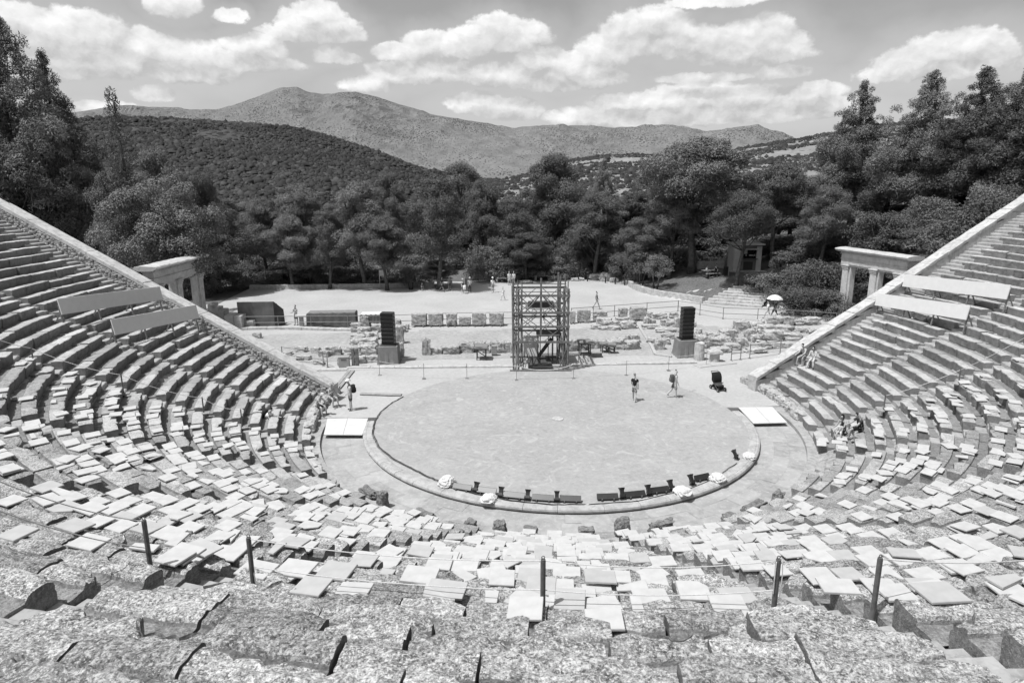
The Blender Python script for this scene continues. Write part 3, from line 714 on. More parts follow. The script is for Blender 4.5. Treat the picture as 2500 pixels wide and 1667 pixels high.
t_.link(t_.mix(.35, t_.ramp(isl, [(0, .022), (.8, .05), (1, .09)]), t_.ramp(t_.noise(coord(t_, False), .01, 4), [(.3, .02), (.7, .08)])), b.inputs['Base Color']); M_HSCRUB = m
scrub('dark scrub covering the low hill on the left', 7.7, 80000, 1.7, 0, -.40)
scrub('patchy scrub on the low hills at the centre and right', 4.2, 30000, 1.8, 0, -.06)
# ================================================================== trees
def leaves(pos, nrm, ln, wd, rg, along=None):
    """one quad per leaf: pos (n,3) centre, nrm (n,3) facing, ln, wd arrays"""
    n = len(pos); nrm = nrm/np.maximum(np.linalg.norm(nrm, axis=1, keepdims=True), 1e-6)
    a = rg.normal(size=(n, 3)) if along is None else along+rg.normal(size=(n, 3))*.35
    u = a-nrm*np.sum(a*nrm, 1, keepdims=True); u /= np.maximum(np.linalg.norm(u, axis=1, keepdims=True), 1e-6); w = np.cross(nrm, u)
    L = (ln/2)[:, None]; Wd = (wd/2)[:, None]
    V = np.stack([pos-u*L, pos+w*Wd-u*L*.1, pos+u*L, pos-w*Wd-u*L*.1], 1).reshape(-1, 3)
    return V, np.arange(n*4).reshape(-1, 4)
def crown_mesh(name, clumps, per, ln, wd, seed, up=.35, jit=.75, spiky=0.0, flat=.75, skirt=.25):
    rg = np.random.default_rng(seed); P = []; N = []; A = []
    for (c, r) in clumps:
        n = int(per*r*r); d = rg.normal(size=(n, 3)); d /= np.linalg.norm(d, axis=1, keepdims=True)
        d[:, 2] = np.where(d[:, 2] < -skirt, -d[:, 2]*rg.random(n), d[:, 2])
        rr_ = r*(.55+.5*rg.random(n)**.6)*(1+.12*np.sin(d[:, 0]*7+seed)*np.cos(d[:, 1]*6)); q = d*rr_[:, None]; q[:, 2] *= flat
        P.append(np.array(c)+q); nn = d*(1-spiky)+rg.normal(size=(n, 3))*jit; nn[:, 2] += up; N.append(nn); aa = d.copy(); aa[:, 2] += .6; A.append(aa)
    P = np.concatenate(P); N = np.concatenate(N); A = np.concatenate(A); n = len(P)
    V, F = leaves(P, N, ln*rg.uniform(.6, 1.35, n), wd*rg.uniform(.6, 1.3, n), rg, A if spiky else None)
    return mesh_np(name, V, F)
def trunk_mb(H_, r0, rg, lean=.1, top=.8, limbs=()):
    mb = MB(); n = 8; ang = rg.random()*6.28; pts = []
    for i in range(n+1):
        s_ = i/n; pts.append((lean*H_*s_**1.5*math.cos(ang)+.12*math.sin(s_*5+ang), lean*H_*s_**1.5*math.sin(ang)+.12*math.cos(s_*4), -0.3+(H_*top+.3)*s_))
    mb.tube(pts, [r0*(1.35 if i == 0 else 1)*(1-.75*i/n) for i in range(n+1)], 9)
    for (c, r) in limbs:
        k = min(n-1, max(2, int(n*(c[2]*.72)/(H_*top)))); p = Vector(pts[k]); q = Vector(c)-Vector((0, 0, r*.4)); md = p.lerp(q, .5)+Vector((0, 0, -.25))
        mb.tube([p, md, q], [r0*.34, r0*.22, r0*.08], 5)
    return mb
PROTO = {}
def proto(kind, seed):
    rg = random.Random(seed*13+7); cl = []; limbs = []; Hh = 12.0
    if kind in ('pine', 'highpine'):           # billowing umbrella crowns in separate puffs
        subs = []
        ns = rg.randint(11, 14)
        for i in range(ns):
            h = Hh*((.34+.55*(i/(ns-1))**.9) if kind == 'pine' else (.55+.36*(i/(ns-1))**.9)); sp_ = 3.0*math.sin(PI*min(.97, (.24+.66*i/(ns-1))))*rg.uniform(.55, 1.05); a = i*2.4+rg.uniform(-.5, .5)
            subs.append(((sp_*math.cos(a), sp_*math.sin(a), h), rg.uniform(1.25, 1.8)*(1-.2*i/ns)))
        subs.append(((rg.uniform(-.4, .4), rg.uniform(-.4, .4), Hh*.90), 1.3)); limbs = subs
        for (c, r) in subs:
            cl.append((c, r))
            for j in range(rg.randint(5, 7)):
                a = j*1.2+rg.uniform(-.4, .4); e = rg.uniform(-.25, .75); q = r*rg.uniform(.75, .95); k_ = math.sqrt(max(0, 1-e*e))
                cl.append(((c[0]+q*math.cos(a)*k_, c[1]+q*math.sin(a)*k_, c[2]+q*e*.75), r*rg.uniform(.38, .58)))
        me = crown_mesh('crown', cl, 900, .20, .062, seed, .3, .42, .15, .98, .5)
        mat = M_PINE; tr = trunk_mb(Hh, .27, rg, rg.uniform(.03, .14), .82, limbs)
    elif kind == 'feather':                    # tall conical pine with upswept, ragged sprays
        for i in range(52):
            s_ = i/51; h = Hh*(.12+.87*s_); rmax = 3.7*(1-s_)**.8*(1-.35*max(0, .3-s_)/.3)*(1+.22*math.sin(i*1.3+seed))+.12; nb = max(2, int(6.5*(1-s_)+1.5))
            for j in range(nb):
                a = i*2.4+j*6.28/nb+rg.uniform(-.5, .5); q = rmax*rg.uniform(.35, 1.1)
                c = (q*math.cos(a), q*math.sin(a), h+.34*q+rg.uniform(-.25, .25)); r = (.26+.56*(1-s_))*rg.uniform(.6, 1.2); cl.append((c, r))
                if q > .9: cl.append(((q*.6*math.cos(a), q*.6*math.sin(a), h+.12*q), r*.85))
                if q > 1.6 and rg.random() < .4: limbs.append((c, r))
            if s_ > .55: cl.append(((rg.uniform(-.1, .1), rg.uniform(-.1, .1), h), .26))
        for j in range(7):                     # leading shoots
            a = j*.9; q = .25+.16*j; hh = Hh*(.99-.035*j)
            for m_ in range(4): cl.append(((q*math.cos(a), q*math.sin(a), hh-.3*m_+.25), .13+.05*m_))
        me = crown_mesh('crown', cl, 1250, .2, .045, seed, .4, .4, .3, 1.1, .5)
        mat = M_PINEL; tr = trunk_mb(Hh, .3, rg, .02, .93, limbs[:22])
    elif kind == 'leafy':
        for i in range(95):
            e = rg.uniform(-.55, 1); a = rg.uniform(0, 6.28); q = math.sqrt(1-e*e*.9); d = 1 if rg.random() < .8 else .6
            bump_ = 1+.16*math.sin(a*3+seed)+.12*math.sin(e*5+a*2)
            cl.append(((3.6*q*math.cos(a)*d*bump_, 3.6*q*math.sin(a)*d*bump_, 6.9+4.3*e*d*bump_), rg.uniform(.75, 1.35)))
            if i % 9 == 0: limbs.append(cl[-1])
        me = crown_mesh('crown', cl, 760, .16, .105, seed, .4, .5, 0, .85, .5); mat = M_LEAF; tr = trunk_mb(Hh, .26, rg, .05, .6, limbs)
    elif kind == 'cypress':
        for i in range(40):
            s_ = i/39; h = Hh*(.08+.9*s_); rm = 1.5*(1-s_)**.6*(.8+.4*math.sin(i*1.7))+.1
            for j in range(4 if s_ < .7 else 2):
                a = i*2.1+j*1.6+rg.uniform(-.4, .4); q = rm*rg.uniform(.3, 1.1); cl.append(((q*math.cos(a), q*math.sin(a), h), rg.uniform(.3, .55)*(1.15-.5*s_)))
        me = crown_mesh('crown', cl, 600, .2, .05, seed, .2, .6, .4, 1.1, .9); mat = M_PINE; tr = trunk_mb(Hh, .2, rg, .02, .95)
    elif kind == 'shrub':                      # unit: 3 m wide, 2 m high
        for i in range(46):
            a = rg.uniform(0, 6.28); e = rg.uniform(-.1, 1); q = math.sqrt(max(0, 1-e*e))*rg.uniform(.55, 1.1)
            cl.append(((1.4*q*math.cos(a)*(1+.2*math.sin(3*a+seed)), 1.4*q*math.sin(a), .25+1.5*e*rg.uniform(.75, 1.1)), rg.uniform(.28, .52)))
        me = crown_mesh('foliage', cl, 1500, .09, .055, seed, .45, .8, 0, .8, .6); mat = M_SHRUB; tr = MB()
        for i in range(6):
            a = i*1.05+rg.random(); tr.tube([(0.1*math.cos(a), .1*math.sin(a), -.2), (.5*math.cos(a), .5*math.sin(a), .7), (.9*math.cos(a), .9*math.sin(a), 1.3)], [.035, .025, .01], 5)
    elif kind == 'olive':                      # small multi-stemmed tree, 3.5 m
        for i in range(40):
            a = rg.uniform(0, 6.28); e = rg.uniform(-.7, 1); q = math.sqrt(1-e*e*.9)*rg.uniform(.6, 1.05); cl.append(((1.25*q*math.cos(a), 1.25*q*math.sin(a), 2.3+1.05*e), rg.uniform(.25, .5)))
        me = crown_mesh('crown', cl, 420, .17, .08, seed, .4, .8, 0, .85, .7); mat = M_SHRUB; tr = MB()
        for i in range(4):
            a = i*1.7+rg.random(); tr.tube([(0.15*math.cos(a), .15*math.sin(a), -.2), (.3*math.cos(a), .3*math.sin(a), .9), (.6*math.cos(a), .6*math.sin(a), 2.1)], [.06, .045, .02], 6)
    return me, mat, tr
def get_proto(kind, seed):
    if (kind, seed) in PROTO: return PROTO[kind, seed]
    me, mat, tr = proto(kind, seed); me.materials.append(mat)
    tm = bpy.data.meshes.new('trunk'); tm.from_pydata(tr.v, [], tr.f); tm.polygons.foreach_set('use_smooth', np.ones(len(tm.polygons), bool)); tm.materials.append(M_BARK)
    PROTO[kind, seed] = (me, tm); return me, tm
UNIT = {'pine': (12.6, 8.0), 'highpine': (12.6, 8.0), 'feather': (12.1, 7.6), 'leafy': (12.0, 8.6), 'cypress': (12.1, 3.1), 'shrub': (2.0, 3.2), 'olive': (3.6, 3.0)}
KN = {'highpine': ('pine_tree', 'pine'), 'pine': ('pine_tree', 'pine'), 'feather': ('pine_tree', 'pine'), 'leafy': ('leafy_tree', 'tree'), 'cypress': ('cypress_tree', 'cypress'), 'shrub': ('shrub', 'shrub'), 'olive': ('olive_tree', 'small tree')}
rt_ = random.Random(77)
def plant(kind, px, top, wpx, label, base=None, dist=None, seed=None, group=None, z=None):
    """px: photo x of the tree; top: photo y of its tip; wpx: crown width in the photo; base: photo y of its foot on the ground, or dist in metres"""
    if base is not None:
        P = G(px, base, 0)
        for _ in range(12):
            h = H(P[0], P[1]) if abs(P[0]) < 66 and 1.2 < P[1] < 84 else 0; P = G(px, base, h*.5+P[2]*.5)
        d0 = math.hypot(P[0]-CAM[0], P[1]-CAM[1])
    else:
        d0 = dist; P = AT(px, 600, d0); P = np.array([P[0], P[1], H(P[0], P[1])])
    T = AT(px, top, d0); h = max(.6, T[2]-P[2]); w = wpx*d0*1.02/FPX*(FPX/math.sqrt(FPX**2+(px-1250)**2))
    seed = seed if seed is not None else rt_.randint(1, {'pine': 4, 'highpine': 2, 'feather': 3, 'leafy': 2, 'cypress': 1, 'shrub': 3, 'olive': 1}[kind])
    me, tm = get_proto(kind, seed); uh, uw = UNIT[kind]; nm, cat = KN[kind]
    r = empty(nm, P, rt_.uniform(0, 6.28), label, cat, group or {'highpine': 'pines around the theatre', 'pine': 'pines around the theatre', 'feather': 'pines around the theatre', 'leafy': 'broad leaved trees', 'shrub': 'shrubs at the edge of the trees', 'olive': 'small trees by the gravel', 'cypress': None}[kind])
    r.scale = (w/uw, w/uw, h/uh)
    a = bpy.data.objects.new('foliage' if kind == 'shrub' else 'crown', me); COL.objects.link(a); a.parent = r
    b_ = bpy.data.objects.new('stems' if kind == 'shrub' else 'trunk', tm); COL.objects.link(b_); b_.parent = r
    return r
T_ = plant
T_('feather', 85, 50, 330, 'tall dark pine at the far left with the highest ragged tip', dist=82, seed=1)
T_('feather', 172, 138, 250, 'dark pine just right of the tallest left pine with forked tip', dist=88, seed=2)
T_('feather', -40, 190, 300, 'dark pine cut by the left edge of the photo', dist=80, seed=3)
T_('pine', 60, 330, 260, 'dense dark pine low behind the left parapet wall', dist=78, seed=2)
T_('pine', 215, 380, 190, 'dark pine filling the gap above the left parapet wall', dist=80, seed=3)
T_('cypress', 322, 218, 120, 'slender cypress rising against the mountain on the left', dist=72, seed=1)
T_('pine', 405, 338, 170, 'round topped pine right of the slender cypress', dist=82, seed=1)
T_('leafy', 400, 440, 250, 'big round broad leaved tree behind the left stone gate', dist=66, seed=1)
T_('pine', 290, 400, 150, 'dark pine between the cypress and the left tall pines', dist=74, seed=4)
T_('pine', 502, 408, 125, 'dome shaped pine left of centre below the dark hill', dist=84, seed=3)
T_('leafy', 540, 528, 190, 'paler leafy tree reaching down to the gravel right of the left gate', base=714, seed=2)
T_('pine', 655, 470, 130, 'flat topped umbrella pine at the left of the gravel', base=690, seed=2)
T_('pine', 745, 436, 150, 'dark crowned pine left of centre behind the low wall', dist=90, seed=4)
T_('pine', 712, 512, 150, 'broad pine leaning over the low wall at the back left', base=705, seed=1)
T_('pine', 808, 498, 120, 'pine with leaning pale trunk at the back of the gravel', base=705, seed=3)
T_('pine', 890, 430, 170, 'tall pine with straight trunk behind the low wall', base=702, seed=4)
T_('pine', 955, 405, 110, 'small dense dome of a pine against the dark hill', dist=100, seed=1)
T_('pine', 945, 515, 140, 'pine whose leaning trunk stands before the notice board', base=709, seed=2)
T_('pine', 1075, 412, 185, 'big billowing pine left of the scaffold tower', base=707, seed=3)
T_('pine', 1130, 381, 175, 'wide domed pine crown behind, left of the scaffold tower', dist=105, seed=1)
T_('pine', 1185, 425, 130, 'pine crown directly right of the wide domed pine', dist=96, seed=4)
T_('pine', 1072, 632, 100, 'small low pine clump beside the tall bare trunk', base=700, seed=2)
T_('pine', 1355, 358, 190, 'tall dark pine rising behind the scaffold tower', dist=97, seed=2)
T_('pine', 1250, 470, 150, 'pine behind the scaffold tower with dead pale branches', dist=92, seed=3)
T_('pine', 1285, 560, 150, 'low spreading pine directly behind the scaffold tower', base=686, seed=1)
T_('pine', 1455, 460, 190, 'billowing pine right of the scaffold tower', base=680, seed=4)
T_('feather', 1470, 388, 90, 'thin pointed pine standing against the far hill', dist=120, seed=1)
T_('pine', 1500, 545, 160, 'low pine over the boulders at the back', dist=92, seed=3)
T_('pine', 1570, 520, 150, 'pale leafy pine left of the big right hand pine', dist=84, seed=1)
T_('olive', 1563, 615, 75, 'left of the two small pale olive trees on the corner of the kerb wall', base=700)
T_('olive', 1600, 622, 80, 'right of the two small pale olive trees on the corner of the kerb wall', base=706)
T_('highpine', 1690, 318, 300, 'biggest billowing pine standing over the picnic table', base=668, seed=2)
T_('highpine', 1800, 455, 180, 'pine leaning over the kiosk roof with thick curved trunk', base=705, seed=2)
T_('highpine', 1635, 460, 150, 'lower left half crown beside the biggest pine', base=680, seed=1)
T_('highpine', 1885, 385, 190, 'loose pine with dark trunk right of the kiosk', base=652, seed=1)
T_('pine', 1965, 420, 170, 'shaded pine on the slope above the right gate', base=600, seed=4)
T_('feather', 2068, 205, 220, 'tall pointed pine with twin plumes right of centre', dist=94, seed=2)
T_('feather', 2225, 178, 240, 'tall feathery pine above the right gate', dist=88, seed=3)
T_('feather', 2345, 168, 250, 'feathery pine second from the right edge', dist=86, seed=1)
T_('feather', 2480, 112, 290, 'dark pine cut by the right edge of the photo', dist=84, seed=2)
T_('pine', 2150, 360, 200, 'rounded pine filling the slope between the feathery pines', dist=92, seed=1)
T_('pine', 2300, 330, 200, 'dark pine low between the two right feathery pines', dist=88, seed=3)
T_('pine', 2430, 300, 220, 'dark pine low under the right edge pine', dist=84, seed=4)
T_('pine', 2010, 440, 150, 'dense pine low behind the right gate', dist=80, seed=2)
for i in range(30):                            # the wood closes behind the first row
    x = 250+i*64+rt_.uniform(-20, 20); 
    if x > 1900: x = 1500+rt_.uniform(0, 400)
    T_('pine', x, rt_.uniform(455, 500), rt_.uniform(120, 180), 'dark pine deeper in the wood behind the gravel', dist=rt_.uniform(104, 135), group='pines deeper in the wood')
sh = [(600, 640, 120, 690), (690, 650, 130, 692), (760, 640, 120, 693), (850, 650, 120, 694), (925, 655, 90, 692), (1010, 645, 110, 696), (1190, 598, 130, 684), (1240, 640, 90, 683), (1345, 620, 110, 680), (1400, 620, 120, 676), (1475, 630, 110, 672), (1530, 600, 120, 676), (1590, 590, 110, 676),
      (560, 660, 110, 706)]
for i, (x, y, w, b_) in enumerate(sh):
    T_('shrub', x, y, w, 'dark undergrowth bush at the foot of the pines', base=b_, group='undergrowth at the foot of the pines')
for (x, y, w, b_, lab) in ((1868, 662, 135, 716, 'pale leafed bush spilling over the top of the stone steps'), (1940, 640, 130, 705, 'leafy bush behind the bush on the stone steps'), (2000, 628, 170, 745, 'big rounded bush left of the right gate pillar'),
        (1965, 700, 150, 770, 'low dry bush between the umbrella pair and the right gate'), (2030, 705, 130, 776, 'dark low bush at the foot of the right gate pillar'), (2090, 640, 170, -74, 'bush seen through the right gate'), (2180, 650, 160, -74, 'bush behind the right gate opening'), (2060, 572, 190, -84, 'bush on the slope left above the right gate'),
        (2170, 560, 210, -82, 'broad bush on the slope above the right gate roof'), (2260, 555, 220, -78, 'long bush along the outside of the right parapet'), (2340, 510, 200, -74, 'grey green bush along the upper right parapet'), (2430, 470, 220, -72, 'topmost bush behind the right parapet'), (2010, 540, 150, -88, 'bush in the shade of the slope pines'),
        (1915, 618, 80, 655, 'small bush beside the dark trunk right of the kiosk'), (480, 640, 130, 722, 'bush behind the left gate opening'), (330, 560, 200, 690, 'dark bush over the left parapet wall')):
    T_('shrub', x, y, w, lab, base=b_ if b_ > 0 else None, dist=-b_)

for i in range(70):                            # undergrowth closing the wood between the trunks
    y_ = rt_.uniform(53, 88); x_ = rt_.uniform(-48, 20) if y_ < 66 else rt_.uniform(-60, 62)
    if 14 < x_ and y_ < 62: continue
    d_ = math.hypot(x_-CAM[0], y_-CAM[1]); me, tm = get_proto('shrub', 1+i % 3); w_ = rt_.uniform(4.5, 8); r = empty('shrub', (x_, y_, H(x_, y_) if y_ < 84 else 0), rt_.uniform(0, 6), 'tall dark undergrowth deep between the pine trunks', 'shrub', 'undergrowth deep in the wood')
    r.scale = (w_/3.2, w_/3.2, rt_.uniform(3.2, 6)/2)
    for nm, m_ in (('foliage', me), ('stems', tm)):
        a = bpy.data.objects.new(nm, m_); COL.objects.link(a); a.parent = r

for i in range(34):
    x = 1990+i*16.5+rt_.uniform(-14, 14); k_ = (x-1990)/560
    T_('shrub', x, 585-165*k_+rt_.uniform(-32, 42), rt_.uniform(105, 165), 'tall dark undergrowth on the slope under the right hand pines', dist=rt_.uniform(80, 98)-8*k_, group='undergrowth on the right slope')
for (x, top, w, d_) in ((1700, 430, 190, 100), (1790, 440, 190, 104), (1870, 450, 180, 98), (1640, 470, 170, 96), (1930, 430, 180, 100)):
    T_('pine', x, top, w, 'dark pine deeper in the wood behind the kiosk', dist=d_, group='pines behind the kiosk')
for (x, y, w, d_) in ((1690, 575, 190, 96), (1760, 570, 170, 100), (1870, 575, 150, 94), (1930, 570, 190, 92), (1640, 600, 160, 90), (1990, 600, 190, 84)):
    T_('shrub', x, y, w, 'dark undergrowth closing the view behind the kiosk', dist=d_, group='undergrowth behind the kiosk')
# ================================================================== loose white marble slabs on the seats
ORD = ['', 'first', 'second', 'third', 'fourth', 'fifth', 'sixth', 'seventh', 'eighth', 'ninth', 'tenth', 'eleventh', 'twelfth', 'thirteenth', 'fourteenth', 'fifteenth', 'sixteenth', 'seventeenth', 'eighteenth', 'nineteenth', 'twentieth', 'twenty-first', 'twenty-second', 'twenty-third', 'twenty-fourth', 'twenty-fifth', 'twenty-sixth']
rtl = random.Random(404)
TILES = []
def tile_poly(w, d, kind):
    if kind == 'whole': return [(-w/2, -d/2), (w/2, -d/2), (w/2, d/2), (-w/2, d/2)]
    p = [(-w/2, -d/2), (w/2, -d/2), (w/2, d/2), (-w/2, d/2)]; q = rtl.randint(0, 3); p = p[q:]+p[:q]
    if kind == 'chipped':
        a, b = rtl.uniform(.45, .75), rtl.uniform(.4, .75)
        p0, p1, p3 = p[0], p[1], p[3]; return [(p0[0]+(p1[0]-p0[0])*(1-a), p0[1]+(p1[1]-p0[1])*(1-a)), p1, p[2], p3, (p0[0]+(p3[0]-p0[0])*(1-b), p0[1]+(p3[1]-p0[1])*(1-b))]
    s_ = rtl.uniform(.35, .8); return [p[0], p[1], (p[2][0]*s_+p[1][0]*(1-s_)+rtl.uniform(-.05, .05), p[2][1]*s_+p[1][1]*(1-s_)), (p[3][0]*.3+p[0][0]*.7, p[3][1]*.3+p[0][1]*.7)]
def density(wi, k):
    if wi in (3, 4): return .86 if k <= 19 else (.5 if k == 20 else 0)
    if wi in (2, 5): return .74 if k <= 19 else (.4 if k <= 20 else 0)
    if wi in (1, 6): return .66 if 1 < k <= 20 else 0
    if wi in (0, 7): return (.60 if 2 <= k <= 13 else .36) if k <= 20 else 0
    return .015 if 4 < k < 9 else 0
for wi, (wn, outer, f0, f1) in enumerate(WEDGES):
    for k in range(1, 22):
        R = rowR(k); t0, t1 = f0(R), f1(R); Rr = R+(CC if outer else 0); L = (t1-t0)*Rr; u = rtl.uniform(.1, .5); run = density(wi, k)
        dens = run*(.75+.5*max(-.6, min(.6, noise2(k*.7+wi*3, wi, .6, 2))))
        while u < L-.35:
            if rtl.random() < dens:
                for rep in range(1 if rtl.random() > .12 else 2):
                    kd = rtl.choices(['whole', 'chipped', 'broken'], [.76, .13, .11])[0]
                    w_, d_ = rtl.uniform(.40, .54), rtl.uniform(.36, .46)
                    tp = rtl.random(); tilt = (rtl.gauss(0, .03), rtl.gauss(0, .03)) if tp > .08 else (rtl.uniform(-.18, .12), rtl.uniform(-.14, .14))
                    dr = rtl.uniform(.10, .36) if rtl.random() < .8 else rtl.uniform(-.02, .5)
                    X, Y, ex, ey = pt(outer, R+dr, t0+u/Rr)
                    zt = rowZ(k)+.024+rep*.05+(abs(tilt[0])*.2+abs(tilt[1])*.24)+(.0 if dr < .34 else -.012)
                    TILES.append([X, Y, zt, math.atan2(ey, ex)+PI/2+rtl.gauss(0, .06)*(1 if rtl.random() < .85 else 6), tile_poly(w_, d_, kd), rtl.uniform(.028, .044), tilt, wi, k, u, kd, tp <= .08, rep])
                    u += rtl.uniform(.02, .1) if rep == 0 else 0
                u += rtl.uniform(.42, .60)
            else: u += rtl.uniform(.3, .65)
def tile_geo(mb, T, world):
    X, Y, Z, rz, poly, th, tilt = T[:7]
    M = Matrix.Translation((X, Y, Z)) @ Matrix.Rotation(rz, 4, 'Z') @ Matrix.Rotation(tilt[0], 4, 'X') @ Matrix.Rotation(tilt[1], 4, 'Y') if world else Matrix.Rotation(tilt[0], 4, 'X') @ Matrix.Rotation(tilt[1], 4, 'Y')
    n = len(poly); c_ = .008; V = []
    for (s_, z) in ((1-c_*3, -th/2), (1, -th/2+c_), (1, th/2-c_), (1-c_*3, th/2)): V += [M @ Vector((p[0]*s_, p[1]*s_, z)) for p in poly]
    F = [tuple(range(n-1, -1, -1)), tuple(range(3*n, 4*n))]+[(r*n+i, r*n+(i+1) % n, r*n+n+(i+1) % n, r*n+n+i) for r in range(3) for i in range(n)]
    mb.add(V, F)
def inview(P):
    d = np.array(P)-CAM; dp = d@FW
    if dp < .5: return False
    return abs(d@RT/dp*FPX) < 1300 and abs(d@UP/dp*FPX) < 880
vis = [T for T in TILES if inview(T[:3])]
vis.sort(key=lambda T: (T[0]-CAM[0])**2+(T[1]-CAM[1])**2+(T[2]-CAM[2])**2)
near_t = vis[:300]; rest = [T for T in TILES if T not in near_t]
cnt = {}
for T in sorted(near_t, key=lambda T: (T[7], T[8], T[9])):
    wi, k = T[7], T[8]; key = (wi, k)
    seq = [q for q in vis if (q[7], q[8]) == key]; seq.sort(key=lambda q: (q[0]-CAM[0])/max(.1, (np.array(q[:3])-CAM)@FW)); i = seq.index(T)
    adj = {'whole': 'square', 'chipped': 'corner-chipped', 'broken': 'broken'}[T[10]]
    mb = MB(); tile_geo(mb, T, False); o = mb.build('marble_tile', M_TILE if (k*7+i) % 4 else M_TILE2, loc=T[:3], rz=T[3])
    wn = {'centre wedge': 'centre wedge', 'first wedge left of centre': 'wedge left of centre', 'first wedge right of centre': 'wedge right of centre'}.get(WEDGES[wi][0], WEDGES[wi][0])
    tag(o, '%s white slab, %s from left on %s seat row of %s' % (adj, ORD[min(26, i+1)], ORD[k], wn), 'tile', 'loose white slabs on the seats')
mb = MB()
for T in rest: tile_geo(mb, T, True)
tag(mb.build('marble_tiles', M_TILE), 'smaller white slabs scattered over the lower and farther seat rows', 'tiles', 'loose white slabs on the seats', 'stuff')

# ------------------------------------------------------------------ broken thrones standing along the first row
for i, (x, y, w, h, lab) in enumerate(((940, 1226, .45, .62, 'dark upright broken seat slab on the left edge of the pavement'), (1038, 1262, 1.1, .34, 'long dark broken seat back left of the bottom of the left stairway'), (1152, 1286, .5, .4, 'small dark stump at the foot of the left stairway'),
        (1222, 1290, .55, .42, 'lone dark stump left at the foot of the centre wedge'), (1296, 1296, .6, .25, 'low dark fragment in front of the centre wedge'), (1430, 1296, .65, .22, 'flat dark fragment near the right stairway foot'), (1517, 1296, .62, .68, 'upright dark throne fragment at the foot of the right stairway'), (1612, 1292, 1.15, .46, 'broad dark throne back right of the right stairway'),
        (1775, 1270, .65, .4, 'dark boulder on the pavement edge at lower right'), (1835, 1245, 1.35, .4, 'long rough seat block at the lower right pavement edge'), (1893, 1222, .6, .5, 'jagged dark upright stone at the lower right pavement edge'), (905, 1200, 1.1, .2, 'rough low ledge of stone above the dark upright slab'))):
    P = G(x, y, -.02); a = math.atan2(P[1], P[0]); mb = MB(); w *= .8; h *= .8; mb.rock((0, 0, h/2-.04), (.36, w, h+.1), 30+i, .32, .3, 8)
    tag(mb.build('throne_fragment', M_DARKROCK, loc=(P[0]+.12*math.cos(a), P[1]+.12*math.sin(a), -.02), rz=a), lab, 'throne fragment', 'broken thrones along the first row')
for i, az_ in enumerate((-9, -6, -2, 2, 5.5, 9, 12, 168, 171, 174.5, 178, 182, 186, 189)):
    P = pt(1 if az_ < 90 else -1, R1+.02, rad(az_ if az_ < 90 else 180-az_)*.8); rr_ = random.Random(i); l = rr_.uniform(.7, 1.15); a = math.atan2(P[3], P[2])
    mb = MB(); mb.rock((0.12, 0, .17), (.5, l, .52), 60+i, .35, .26, 8); sd_ = 'right' if az_ < 90 else 'left'; ii = i if i < 7 else i-7
    tag(mb.build('front_seat_block', M_ROCK, loc=(P[0], P[1], 0), rz=a), '%s rough front row block on the %s flank, counted from the near end' % (ORD[ii+1 if sd_ == 'right' else 7-ii], sd_), 'stone block', 'rough blocks of the front row')

